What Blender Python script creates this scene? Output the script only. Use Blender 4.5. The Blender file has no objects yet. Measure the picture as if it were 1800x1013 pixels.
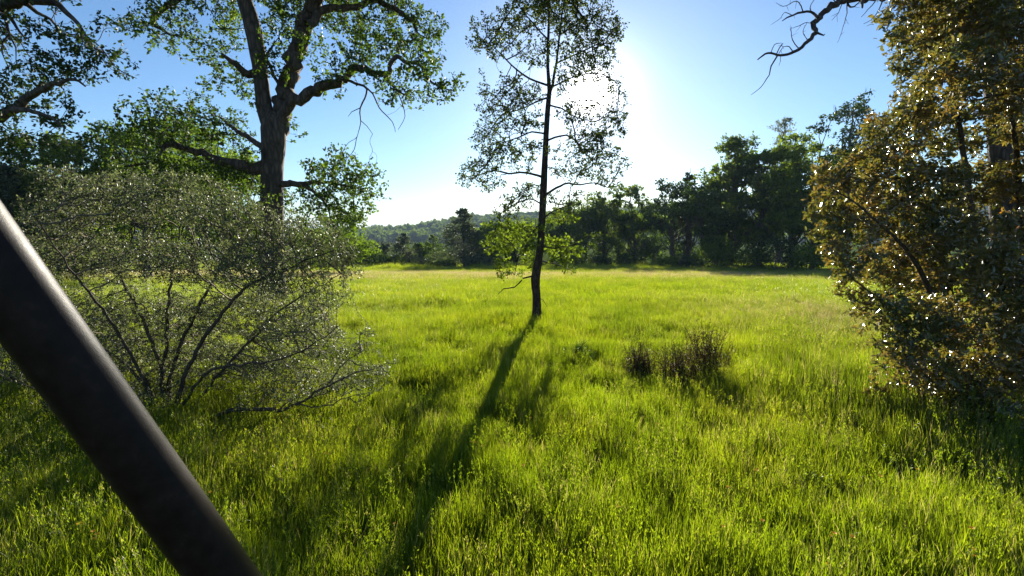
import bpy, math, random
import numpy as np
from mathutils import Vector, Matrix

random.seed(7)
RNG = np.random.default_rng(11)
SC = bpy.context.scene
COL = SC.collection

# ------------------------------------------------------------------ camera, sky, sun, exposure
H = 2.2                                   # eye height above the near meadow
F, CX, CY = 900.0, 900.0, 506.5           # focal length and centre in photograph pixels
PITCH = math.atan(96.0 / 900.0)           # looking slightly down
cam_d = bpy.data.cameras.new("camera")
cam_d.sensor_width = 36.0
cam_d.lens = 18.0
cam_d.clip_start = 0.05
cam_d.clip_end = 20000.0
cam_d.dof.use_dof = True
cam_d.dof.focus_distance = 12.0
cam_d.dof.aperture_fstop = 13.0
cam = bpy.data.objects.new("camera", cam_d)
COL.objects.link(cam)
cam.location = (0, 0, H)
cam.rotation_euler = (math.pi / 2 - PITCH, 0, 0)
SC.camera = cam

def ray(px, py):
    x = (px - CX) / F
    y = -(py - CY) / F
    c, s = math.cos(PITCH), math.sin(PITCH)
    return np.array([x, c + y * s, -s + y * c])

def at(px, py, Y):
    """the point of the place at forward distance Y that stands at a photograph position"""
    d = ray(px, py)
    return np.array([0, 0, H]) + d * (Y / d[1])

SUN_DIR = ray(1040, 165)
SUN_DIR = SUN_DIR / np.linalg.norm(SUN_DIR)
SUN_EL = math.asin(SUN_DIR[2])
SUN_AZ = math.atan2(SUN_DIR[0], SUN_DIR[1])       # clockwise from +Y

world = bpy.data.worlds.new("World")
SC.world = world
world.use_nodes = True
wn, wl = world.node_tree.nodes, world.node_tree.links
wn.clear()
w_out = wn.new("ShaderNodeOutputWorld")
w_bg = wn.new("ShaderNodeBackground")
w_sky = wn.new("ShaderNodeTexSky")
w_sky.sky_type = 'NISHITA'
w_sky.sun_disc = False
w_sky.sun_elevation = SUN_EL
w_sky.sun_rotation = SUN_AZ
w_sky.altitude = 300.0
w_sky.air_density = 1.0
w_sky.dust_density = 0.2
w_sky.ozone_density = 4.5
w_bg.inputs['Strength'].default_value = 0.052
# the bright aureole that surrounds the visible sun
w_geo = wn.new("ShaderNodeNewGeometry")
w_dot = wn.new("ShaderNodeVectorMath"); w_dot.operation = 'DOT_PRODUCT'
w_dot.inputs[1].default_value = tuple(-SUN_DIR)
wl.new(w_geo.outputs['Incoming'], w_dot.inputs[0])
w_max = wn.new("ShaderNodeMath"); w_max.operation = 'MAXIMUM'; w_max.inputs[1].default_value = 0.0
wl.new(w_dot.outputs['Value'], w_max.inputs[0])
def w_pow(exp, gain):
    p = wn.new("ShaderNodeMath"); p.operation = 'POWER'; p.inputs[1].default_value = exp
    wl.new(w_max.outputs[0], p.inputs[0])
    m = wn.new("ShaderNodeMath"); m.operation = 'MULTIPLY'; m.inputs[1].default_value = gain
    wl.new(p.outputs[0], m.inputs[0])
    return m
ga, gb, gc = w_pow(4500.0, 400.0), w_pow(420.0, 7.0), w_pow(40.0, .7)
a1 = wn.new("ShaderNodeMath"); a1.operation = 'ADD'
a2 = wn.new("ShaderNodeMath"); a2.operation = 'ADD'
wl.new(ga.outputs[0], a1.inputs[0]); wl.new(gb.outputs[0], a1.inputs[1])
wl.new(a1.outputs[0], a2.inputs[0]); wl.new(gc.outputs[0], a2.inputs[1])
w_tint = wn.new("ShaderNodeVectorMath"); w_tint.operation = 'SCALE'
w_tint.inputs[0].default_value = (1.0, 0.97, 0.92)
wl.new(a2.outputs[0], w_tint.inputs['Scale'])
w_add = wn.new("ShaderNodeVectorMath"); w_add.operation = 'ADD'
wl.new(w_sky.outputs['Color'], w_add.inputs[0]); wl.new(w_tint.outputs[0], w_add.inputs[1])
wl.new(w_add.outputs[0], w_bg.inputs['Color'])
wl.new(w_bg.outputs[0], w_out.inputs['Surface'])

sun_d = bpy.data.lights.new("sun", 'SUN')
sun_d.energy = 5.0
sun_d.angle = math.radians(0.53)
sun_d.color = (1.0, 0.93, 0.78)
sun = bpy.data.objects.new("sun", sun_d)
COL.objects.link(sun)
sun.rotation_euler = Vector(SUN_DIR).to_track_quat('Z', 'Y').to_euler()

SC.view_settings.view_transform = 'Standard'
SC.view_settings.look = 'None'
SC.view_settings.gamma = 1.0
SC.view_settings.exposure = 1.7
SC.cycles.use_denoising = True
SC.cycles.max_bounces = 7
SC.cycles.diffuse_bounces = 3
SC.cycles.glossy_bounces = 2
SC.cycles.transmission_bounces = 4
SC.cycles.transparent_max_bounces = 4
SC.cycles.volume_bounces = 0
SC.cycles.caustics_reflective = False
SC.cycles.caustics_refractive = False
SC.cycles.sample_clamp_indirect = 4.0

# ------------------------------------------------------------------ helpers
def link(o, parent=None):
    COL.objects.link(o)
    if parent is not None:
        o.parent = parent
        o.matrix_parent_inverse = Matrix.Translation(-parent.location)
    return o

def tag(o, label, cat=None, group=None, kind=None):
    o["label"] = label
    if cat: o["category"] = cat
    if group: o["group"] = group
    if kind: o["kind"] = kind
    return o

def thing(name, loc, label, cat, group=None):
    o = bpy.data.objects.new(name, None)
    o.empty_display_size = 0.2
    o.location = loc
    COL.objects.link(o)
    return tag(o, label, cat, group)

def mesh_np(name, verts, faces, mat=None, smooth=False):
    """faces: list of (M,k) int arrays"""
    me = bpy.data.meshes.new(name)
    verts = np.asarray(verts, np.float32)
    faces = [np.asarray(f, np.int32) for f in faces if len(f)]
    tot = np.concatenate([np.full(len(f), f.shape[1], np.int32) for f in faces])
    idx = np.concatenate([f.ravel() for f in faces])
    me.vertices.add(len(verts)); me.vertices.foreach_set("co", verts.ravel())
    me.loops.add(len(idx)); me.loops.foreach_set("vertex_index", idx)
    me.polygons.add(len(tot))
    me.polygons.foreach_set("loop_start", np.concatenate([[0], np.cumsum(tot)[:-1]]).astype(np.int32))
    me.polygons.foreach_set("loop_total", tot)
    if smooth:
        me.polygons.foreach_set("use_smooth", np.ones(len(tot), bool))
    me.update(calc_edges=True)
    if mat: me.materials.append(mat)
    return me

JOINED = {'twigs', 'limbs', 'crown', 'foliage', 'stems', 'stalks', 'seed_heads', 'leaves'}   # too fine to pick apart singly
def part(name, me, parent):
    o = link(bpy.data.objects.new(name, me), parent)
    if name in JOINED: o["kind"] = 'stuff'
    return o

def unit(v):
    n = np.linalg.norm(v, axis=-1, keepdims=True)
    return v / np.maximum(n, 1e-9)

def rand_unit(n):
    return unit(RNG.normal(size=(n, 3)))

_perm = np.random.default_rng(3).random((256, 256))
def vnoise(x, y):
    xi, yi = np.floor(x).astype(int), np.floor(y).astype(int)
    fx, fy = x - xi, y - yi
    fx, fy = fx * fx * (3 - 2 * fx), fy * fy * (3 - 2 * fy)
    g = lambda a, b: _perm[a % 256, b % 256]
    return (g(xi, yi) * (1 - fx) + g(xi + 1, yi) * fx) * (1 - fy) + (g(xi, yi + 1) * (1 - fx) + g(xi + 1, yi + 1) * fx) * fy

def terrain(x, y):
    x, y = np.asarray(x, float), np.asarray(y, float)
    z = np.interp(y, [-50, 12, 45, 90, 150, 400, 8000], [0, 0, -1.55, -3.8, -6.5, -8.5, -20.0])
    z = z + 0.10 * (vnoise(x * 0.45 + 7, y * 0.45) - 0.5) * np.clip(1.2 - y / 60, 0.2, 1)
    z = z + 0.5 * (vnoise(x * 0.07 + 3, y * 0.07 + 9) - 0.5) * np.clip((y - 14) / 40, 0, 1)
    ridge = np.interp(x, [-900, -340, -265, -210, -150, -85, 120, 600, 1400], [2, 6, 9, 13, 19, 30, 42, 60, 64])
    prof = np.clip(1 - np.abs(y - 900) / 330, 0, 1)
    prof = prof * prof * (3 - 2 * prof)
    z = z + prof * (ridge + 5 * (vnoise(x * .012, y * .012) - .5))
    return z

class MB:
    def __init__(self): self.v = []; self.f = {}; self.n = 0
    def add(self, v, faces):
        v = np.asarray(v)
        for f in faces:
            f = np.asarray(f)
            self.f.setdefault(f.shape[1], []).append(f + self.n)
        self.v.append(v); self.n += len(v)
    def mesh(self, name, mat, smooth=False):
        return mesh_np(name, np.concatenate(self.v), [np.concatenate(a) for a in self.f.values()], mat, smooth)

def tube(mb, P, R, sides, rough=0.0):
    P = np.asarray(P, float); R = np.asarray(R, float)
    n = len(P)
    if n < 2: return
    T = np.empty_like(P)
    T[1:-1] = P[2:] - P[:-2]; T[0] = P[1] - P[0]; T[-1] = P[-1] - P[-2]
    T = unit(T)
    ref = np.array([1.0, 0, 0]) if abs(T[0][0]) < 0.8 else np.array([0, 1.0, 0])
    u = np.cross(T[0], ref); u /= np.linalg.norm(u)
    U = np.empty_like(P)
    for i in range(n):
        u = u - T[i] * np.dot(u, T[i]); u = u / max(np.linalg.norm(u), 1e-9)
        U[i] = u
    W = np.cross(T, U)
    a = np.arange(sides) * 2 * np.pi / sides
    rr = R[:, None] * np.ones(sides)
    if rough:
        rr = rr * (1 + rough * (RNG.random((n, sides)) - .5) * 2)
    V = P[:, None] + (U[:, None] * np.cos(a)[None, :, None] + W[:, None] * np.sin(a)[None, :, None]) * rr[..., None]
    i = np.arange(n - 1)[:, None] * sides; j = np.arange(sides)[None]; k = (j + 1) % sides
    q = np.stack([i + j, i + k, i + sides + k, i + sides + j], -1).reshape(-1, 4)
    faces = [q]
    V = V.reshape(-1, 3)
    tip = len(V)
    V = np.vstack([V, P[-1] + T[-1] * R[-1]])
    b = (n - 1) * sides
    faces.append(np.stack([b + np.arange(sides), b + (np.arange(sides) + 1) % sides, np.full(sides, tip)], -1))
    mb.add(V, faces)

def spline(P, step):
    P = np.asarray(P, float)
    if len(P) == 2: Q = P
    pts = []
    m = len(P)
    for i in range(m - 1):
        p0, p1, p2, p3 = P[max(i - 1, 0)], P[i], P[i + 1], P[min(i + 2, m - 1)]
        k = max(1, int(round(np.linalg.norm(p2[:3] - p1[:3]) / step)))
        for t in np.arange(k) / k:
            pts.append(0.5 * ((2 * p1) + (-p0 + p2) * t + (2 * p0 - 5 * p1 + 4 * p2 - p3) * t * t + (-p0 + 3 * p1 - 3 * p2 + p3) * t ** 3))
    pts.append(P[-1])
    return np.array(pts)

def leaves(mb, base, d, nrm, L, W, fine=False, fold=0.18):
    d = unit(d); nrm = unit(nrm - d * np.sum(nrm * d, -1, keepdims=True))
    s = np.cross(d, nrm)
    L = L[:, None]; W = W[:, None]
    n = len(base); i = np.arange(n)[:, None]
    if not fine:
        V = np.stack([base, base + d * L * .45 + s * W * .5 + nrm * W * fold, base + d * L, base + d * L * .45 - s * W * .5 + nrm * W * fold], 1)
        mb.add(V.reshape(-1, 3), [np.concatenate([i * 4 + np.array([0, 1, 2]), i * 4 + np.array([0, 2, 3])])])
    else:
        tipd = -nrm * L * .10
        V = np.stack([base, base + d * L * .28 + s * W * .42 + nrm * W * fold, base + d * L * .66 + s * W * .44 + nrm * W * fold + tipd * .4,
                      base + d * L + tipd, base + d * L * .66 - s * W * .44 + nrm * W * fold + tipd * .4, base + d * L * .28 - s * W * .42 + nrm * W * fold], 1)
        mb.add(V.reshape(-1, 3), [np.concatenate([i * 6 + np.array([0, 1, 2, 3]), i * 6 + np.array([0, 3, 4, 5])])])

def colonize(seed, attr, D, kill, iters=70, infl=9.0, jit=0.25, grav=0.0):
    """grow twigs from the seed points towards the attractors; returns positions, parents and child counts"""
    cap = len(seed) + 90000
    pos = np.zeros((cap, 3)); pos[:len(seed)] = seed
    par = np.full(cap, -1); nch = np.zeros(cap, int); cnt = len(seed)
    A = attr.copy()
    d2 = np.full(len(A), 1e9); near = np.zeros(len(A), int)
    def update(lo, hi):
        for a in range(lo, hi, 300):
            b = min(hi, a + 300)
            Q = pos[a:b]
            dd = (A ** 2).sum(1)[:, None] + (Q ** 2).sum(1)[None] - 2 * A @ Q.T
            m = dd.argmin(1); v = dd[np.arange(len(A)), m]
            k = v < d2; d2[k] = v[k]; near[k] = m[k] + a
    update(0, cnt)
    for it in range(iters):
        keep = (d2 > kill * kill) & (nch[near] < 9)
        A, d2, near = A[keep], d2[keep], near[keep]
        if len(A) == 0 or cnt > cap - 20000: break
        dv = unit(A - pos[near])
        un, inv = np.unique(near, return_inverse=True)
        s = np.zeros((len(un), 3)); np.add.at(s, inv, dv)
        one = np.zeros((len(un), 3)); one[inv] = dv
        crowd = nch[un] >= 2           # crowded nodes grow towards one attractor instead of the mean
        s[crowd] = one[crowd]
        s = unit(unit(s) + RNG.normal(size=s.shape) * jit + np.array([0, 0, grav]))
        k = len(un)
        pos[cnt:cnt + k] = pos[un] + s * D; par[cnt:cnt + k] = un; nch[un] += 1
        lo, cnt = cnt, cnt + k
        update(lo, cnt)
    return pos[:cnt], par[:cnt], nch[:cnt]

def twig_mesh(name, pos, par, nseed, mat, r_tip, rmax, pipe=2.2, rseed=None):
    n = len(pos)
    r = np.zeros(n)
    kids = {}
    for i in range(n - 1, nseed - 1, -1):
        if r[i] == 0: r[i] = r_tip ** pipe
        p = par[i]
        kids.setdefault(p, []).append(i)
        if p >= nseed: r[p] += r[i]
    r[nseed:] = np.minimum(r[nseed:] ** (1 / pipe), rmax)
    if rseed is not None:
        pass
    mb = MB()
    starts = [(p, c) for p in range(nseed) for c in kids.get(p, [])]
    while starts:
        p, c = starts.pop()
        ch = [p, c]
        while kids.get(ch[-1]):
            k = sorted(kids[ch[-1]], key=lambda q: -r[q])
            for o in k[1:]: starts.append((ch[-1], o))
            ch.append(k[0])
        P = pos[ch]
        if len(P) > 4:      # soften the zigzag
            S = P.copy(); S[1:-1] = .5 * P[1:-1] + .25 * (P[2:] + P[:-2]); P = S
        R = r[ch].copy(); R[0] = R[1]
        tube(mb, P, R, 6 if R[0] > .03 else (4 if R[0] > .012 else 3))
    if mb.n == 0: return None, r
    return mb.mesh(name, mat, True), r

def clump_points(clumps, n_per_m3, shell=0.0, nmin=6):
    out = []; cid = []
    for i, (c, rx, ry, rz) in enumerate(clumps):
        n = max(nmin, int(n_per_m3 * 4.19 * rx * ry * rz))
        p = rand_unit(n) * (RNG.random((n, 1)) ** (1 / 3.) * (1 - shell) + shell)
        out.append(c + p * np.array([rx, ry, rz])); cid += [i] * n
    return np.concatenate(out), np.array(cid)

# ------------------------------------------------------------------ materials
def nodes(m):
    m.use_nodes = True
    nt = m.node_tree
    nt.nodes.clear()
    return nt, nt.nodes.new, nt.links.new

def ramp(nt, stops, interp='LINEAR'):
    r = nt.nodes.new("ShaderNodeValToRGB")
    r.color_ramp.interpolation = interp
    el = r.color_ramp.elements
    while len(el) < len(stops): el.new(0.5)
    for e, (p, c) in zip(el, stops):
        e.position = p; e.color = (*c, 1)
    return r

def leaf_mat(name, stops, trans=(1.15, 1.3, 0.45), tw=0.45, rough=0.6, spec=0.2, by_pos=0.0, coat=0.0):
    m = bpy.data.materials.new(name)
    nt, N, Lk = nodes(m)
    out = N("ShaderNodeOutputMaterial"); geo = N("ShaderNodeNewGeometry")
    r = ramp(nt, stops)
    if by_pos:
        no = N("ShaderNodeTexNoise"); no.inputs['Scale'].default_value = by_pos; no.inputs['Detail'].default_value = 2
        Lk(geo.outputs['Position'], no.inputs['Vector'])
        mp = N("ShaderNodeMapRange"); mp.inputs['From Min'].default_value = .3; mp.inputs['From Max'].default_value = .7
        Lk(no.outputs['Fac'], mp.inputs['Value'])
        mx = N("ShaderNodeMix"); mx.inputs['Factor'].default_value = 0.6
        Lk(geo.outputs['Random Per Island'], mx.inputs['A']); Lk(mp.outputs[0], mx.inputs['B'])
        Lk(mx.outputs['Result'], r.inputs[0])
    else:
        Lk(geo.outputs['Random Per Island'], r.inputs[0])
    p = N("ShaderNodeBsdfPrincipled")
    p.inputs['Roughness'].default_value = rough
    p.inputs['Specular IOR Level'].default_value = spec
    p.inputs['Coat Weight'].default_value = coat; p.inputs['Coat Roughness'].default_value = .22; p.inputs['Coat IOR'].default_value = 1.6
    Lk(r.outputs[0], p.inputs['Base Color'])
    t = N("ShaderNodeBsdfTranslucent")
    mul = N("ShaderNodeVectorMath"); mul.operation = 'MULTIPLY'; mul.inputs[1].default_value = trans
    Lk(r.outputs[0], mul.inputs[0]); Lk(mul.outputs[0], t.inputs['Color'])
    mix = N("ShaderNodeMixShader"); mix.inputs[0].default_value = tw
    Lk(p.outputs[0], mix.inputs[1]); Lk(t.outputs[0], mix.inputs[2]); Lk(mix.outputs[0], out.inputs['Surface'])
    return m

def bark_mat(name, c1, c2, scale=9.0, bump=0.6):
    m = bpy.data.materials.new(name)
    nt, N, Lk = nodes(m)
    out = N("ShaderNodeOutputMaterial"); p = N("ShaderNodeBsdfPrincipled"); geo = N("ShaderNodeNewGeometry")
    mp = N("ShaderNodeMapping"); mp.inputs['Scale'].default_value = (1, 1, .28)
    Lk(geo.outputs['Position'], mp.inputs['Vector'])
    v = N("ShaderNodeTexVoronoi"); v.feature = 'DISTANCE_TO_EDGE'; v.inputs['Scale'].default_value = scale
    no = N("ShaderNodeTexNoise"); no.inputs['Scale'].default_value = scale * .6; no.inputs['Detail'].default_value = 5
    Lk(mp.outputs[0], no.inputs['Vector'])
    ad = N("ShaderNodeMixRGB"); ad.inputs[0].default_value = .12
    Lk(mp.outputs[0], ad.inputs[1]); Lk(no.outputs['Color'], ad.inputs[2]); Lk(ad.outputs[0], v.inputs['Vector'])
    r = ramp(nt, [(0, c1), (1, c2)])
    mm = N("ShaderNodeMath"); mm.operation = 'MULTIPLY_ADD'; mm.inputs[1].default_value = 1.6; 
    Lk(v.outputs['Distance'], mm.inputs[0]); Lk(no.outputs['Fac'], mm.inputs[2])
    mp2 = N("ShaderNodeMapRange"); mp2.inputs['From Min'].default_value = .3; mp2.inputs['From Max'].default_value = 1.1
    Lk(mm.outputs[0], mp2.inputs['Value']); Lk(mp2.outputs[0], r.inputs[0]); Lk(r.outputs[0], p.inputs['Base Color'])
    b = N("ShaderNodeBump"); b.inputs['Strength'].default_value = bump; b.inputs['Distance'].default_value = .03
    Lk(mm.outputs[0], b.inputs['Height']); Lk(b.outputs[0], p.inputs['Normal'])
    p.inputs['Roughness'].default_value = .9; p.inputs['Specular IOR Level'].default_value = .15
    Lk(p.outputs[0], out.inputs['Surface'])
    return m

M = {}
M['bark'] = bark_mat('oak_bark', (.035, .026, .022), (.14, .105, .085))
M['bark_young'] = bark_mat('young_oak_bark', (.025, .018, .015), (.10, .07, .055), 22)
M['bark_grey'] = bark_mat('grey_bark', (.05, .042, .036), (.17, .14, .115), 12)
M['twig_tan'] = bark_mat('tan_twig', (.06, .048, .034), (.20, .165, .12), 30, .2)
M['stem_dark'] = bark_mat('dark_bush_stem', (.035, .026, .019), (.11, .085, .062), 30, .3)
M['twig_dead'] = bark_mat('dead_wood', (.03, .022, .02), (.11, .085, .075), 18)
M['leaf_oak'] = leaf_mat('oak_leaf', [(0, (.030, .050, .012)), (.5, (.060, .095, .018)), (1, (.12, .16, .028))], tw=.46)
M['leaf_center'] = leaf_mat('young_oak_leaf', [(0, (.034, .046, .016)), (.5, (.058, .074, .024)), (1, (.12, .135, .04))], tw=.34)
M['leaf_live'] = leaf_mat('live_oak_leaf', [(0, (.024, .042, .013)), (.6, (.042, .068, .018)), (1, (.08, .105, .026))], tw=.3)
M['leaf_dark'] = leaf_mat('dark_oak_leaf', [(0, (.034, .056, .014)), (.5, (.075, .108, .020)), (1, (.165, .195, .030))], trans=(1.6, 1.7, .5), tw=.5, by_pos=.3)
M['leaf_bright'] = leaf_mat('bright_oak_leaf', [(0, (.060, .095, .014)), (.5, (.115, .165, .020)), (1, (.175, .23, .032))], tw=.5)
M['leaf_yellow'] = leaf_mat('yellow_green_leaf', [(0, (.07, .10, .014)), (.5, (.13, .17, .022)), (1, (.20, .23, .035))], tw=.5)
M['leaf_pine'] = leaf_mat('grey_pine_needle', [(0, (.045, .060, .034)), (.5, (.080, .098, .052)), (1, (.135, .15, .085))], trans=(1, 1.05, .7), tw=.35)
M['leaf_pale'] = leaf_mat('pale_leaf', [(0, (.12, .14, .09)), (1, (.24, .26, .18))], trans=(1, 1.05, .8), tw=.45)
M['leaf_bush'] = leaf_mat('small_grey_green_leaf', [(0, (.050, .064, .032)), (.5, (.088, .105, .052)), (.85, (.14, .155, .082)), (1, (.25, .22, .15))], trans=(1.1, 1.2, .65), tw=.46, rough=.5, spec=.4)
M['leaf_shrub'] = leaf_mat('glossy_shrub_leaf', [(0, (.055, .074, .020)), (.28, (.095, .108, .030)), (.50, (.14, .128, .040)), (.70, (.18, .135, .052)), (.84, (.20, .135, .055)), (.93, (.27, .155, .04)), (1, (.34, .13, .03))], trans=(1.35, 1.25, .45), tw=.40, rough=.42, spec=.5, by_pos=1.6, coat=.9)

def grass_mat(name, stops, dry=(.36, .31, .19), tw=.5):
    m = bpy.data.materials.new(name)
    nt, N, Lk = nodes(m)
    out = N("ShaderNodeOutputMaterial"); geo = N("ShaderNodeNewGeometry"); oi = N("ShaderNodeObjectInfo")
    r = ramp(nt, stops)
    no = N("ShaderNodeTexNoise"); no.inputs['Scale'].default_value = .55; no.inputs['Detail'].default_value = 3
    Lk(geo.outputs['Position'], no.inputs['Vector'])
    a = N("ShaderNodeMath"); a.operation = 'MULTIPLY_ADD'; a.inputs[1].default_value = .45
    Lk(geo.outputs['Random Per Island'], a.inputs[0])
    b = N("ShaderNodeMapRange"); b.inputs['From Min'].default_value = .3; b.inputs['From Max'].default_value = .7
    b.inputs['To Max'].default_value = .55
    Lk(no.outputs['Fac'], b.inputs['Value']); Lk(b.outputs[0], a.inputs[2]); Lk(a.outputs[0], r.inputs[0])
    # old dry growth: a few blades everywhere, more of them on the far rise and in a swath by the shrub
    n2 = N("ShaderNodeTexNoise"); n2.inputs['Scale'].default_value = .16; n2.inputs['Detail'].default_value = 4
    Lk(geo.outputs['Position'], n2.inputs['Vector'])
    at_ = N("ShaderNodeAttribute"); at_.attribute_type = 'INSTANCER'; at_.attribute_name = 'dry'
    s = N("ShaderNodeMath"); s.operation = 'MULTIPLY_ADD'; s.inputs[1].default_value = .5
    Lk(oi.outputs['Random'], s.inputs[0]); Lk(at_.outputs['Fac'], s.inputs[2])
    s2 = N("ShaderNodeMath"); s2.operation = 'MULTIPLY_ADD'; s2.inputs[1].default_value = .35
    Lk(geo.outputs['Random Per Island'], s2.inputs[0]); Lk(s.outputs[0], s2.inputs[2])
    th = N("ShaderNodeMapRange"); th.inputs['From Min'].default_value = .64; th.inputs['From Max'].default_value = .95
    Lk(s2.outputs[0], th.inputs['Value'])
    mx = N("ShaderNodeMixRGB"); mx.inputs[2].default_value = (*dry, 1)
    Lk(th.outputs[0], mx.inputs[0]); Lk(r.outputs[0], mx.inputs[1])
    p = N("ShaderNodeBsdfPrincipled"); p.inputs['Roughness'].default_value = .45; p.inputs['Specular IOR Level'].default_value = .35
    Lk(mx.outputs[0], p.inputs['Base Color'])
    t = N("ShaderNodeBsdfTranslucent")
    mul = N("ShaderNodeVectorMath"); mul.operation = 'MULTIPLY'; 
    tm = N("ShaderNodeMixRGB"); tm.inputs[1].default_value = (2.32, 2.14, .5, 1); tm.inputs[2].default_value = (1.3, 1.2, .95, 1)
    Lk(th.outputs[0], tm.inputs[0]); Lk(tm.outputs[0], mul.inputs[1])
    Lk(mx.outputs[0], mul.inputs[0]); Lk(mul.outputs[0], t.inputs['Color'])
    mix = N("ShaderNodeMixShader"); mix.inputs[0].default_value = tw
    Lk(p.outputs[0], mix.inputs[1]); Lk(t.outputs[0], mix.inputs[2]); Lk(mix.outputs[0], out.inputs['Surface'])
    return m
M['grass'] = grass_mat('meadow_grass_blade', [(0, (.062, .105, .010)), (.5, (.120, .175, .014)), (1, (.225, .25, .03))])

def ground_mat():
    m = bpy.data.materials.new('meadow_soil')
    nt, N, Lk = nodes(m)
    out = N("ShaderNodeOutputMaterial"); p = N("ShaderNodeBsdfPrincipled"); geo = N("ShaderNodeNewGeometry")
    n1 = N("ShaderNodeTexNoise"); n1.inputs['Scale'].default_value = 2.2; n1.inputs['Detail'].default_value = 8
    n2 = N("ShaderNodeTexNoise"); n2.inputs['Scale'].default_value = .05; n2.inputs['Detail'].default_value = 5
    Lk(geo.outputs['Position'], n1.inputs['Vector']); Lk(geo.outputs['Position'], n2.inputs['Vector'])
    r1 = ramp(nt, [(.3, (.035, .045, .012)), (.55, (.06, .085, .014)), (.75, (.11, .11, .03))])
    r2 = ramp(nt, [(.35, (.8, .9, .7)), (.65, (1.15, 1.1, 1.0))])
    Lk(n1.outputs['Fac'], r1.inputs[0]); Lk(n2.outputs['Fac'], r2.inputs[0])
    mu = N("ShaderNodeMixRGB"); mu.blend_type = 'MULTIPLY'; mu.inputs[0].default_value = 1
    Lk(r1.outputs[0], mu.inputs[1]); Lk(r2.outputs[0], mu.inputs[2]); Lk(mu.outputs[0], p.inputs['Base Color'])
    bp = N("ShaderNodeBump"); bp.inputs['Strength'].default_value = .7; bp.inputs['Distance'].default_value = .1
    Lk(n1.outputs['Fac'], bp.inputs['Height']); Lk(bp.outputs[0], p.inputs['Normal'])
    p.inputs['Roughness'].default_value = 1.0
    p.inputs['Specular IOR Level'].default_value = 0.0
    Lk(p.outputs[0], out.inputs['Surface'])
    return m
M['ground'] = ground_mat()

# ------------------------------------------------------------------ the ground: one sheet out to the horizon
xs = np.unique(np.concatenate([np.linspace(-16, 16, 97), np.linspace(-120, 120, 121), np.linspace(-700, 700, 71), np.linspace(-9000, 9000, 37)]))
ys = np.unique(np.concatenate([np.linspace(-8, 30, 96), np.linspace(30, 120, 91), np.linspace(120, 1300, 120), np.linspace(1300, 9000, 28), [-400, -150, -60, -25]]))
gx, gy = np.meshgrid(xs, ys)
gz = terrain(gx, gy)
nx, ny = len(xs), len(ys)
i = np.arange(ny - 1)[:, None] * nx + np.arange(nx - 1)[None]
q = np.stack([i, i + 1, i + nx + 1, i + nx], -1).reshape(-1, 4)
g = part('ground', mesh_np('ground', np.stack([gx, gy, gz], -1).reshape(-1, 3), [q], M['ground'], True), None)
tag(g, 'meadow ground sloping gently away to the hills', kind='structure')

# ------------------------------------------------------------------ trees with limbs traced from the photograph
def px_path(pts, Y0, dY=0.0):
    """pts: (px, py, width px); depth runs from Y0 to Y0+dY along the path; returns rows x, y, z, radius"""
    out = []
    n = len(pts)
    for k, (a, b, w) in enumerate(pts):
        Y = Y0 + dY * k / max(1, n - 1)
        out.append([*at(a, b, Y), w * .5 * Y / F])
    return np.array(out)

def px_clump(a, b, rx, ry, Y, depth=0.0, thick=None):
    Yc = Y + depth
    s = Yc / F
    return (at(a, b, Yc), rx * s, (thick if thick else max(rx, ry) * s), ry * s)

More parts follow.
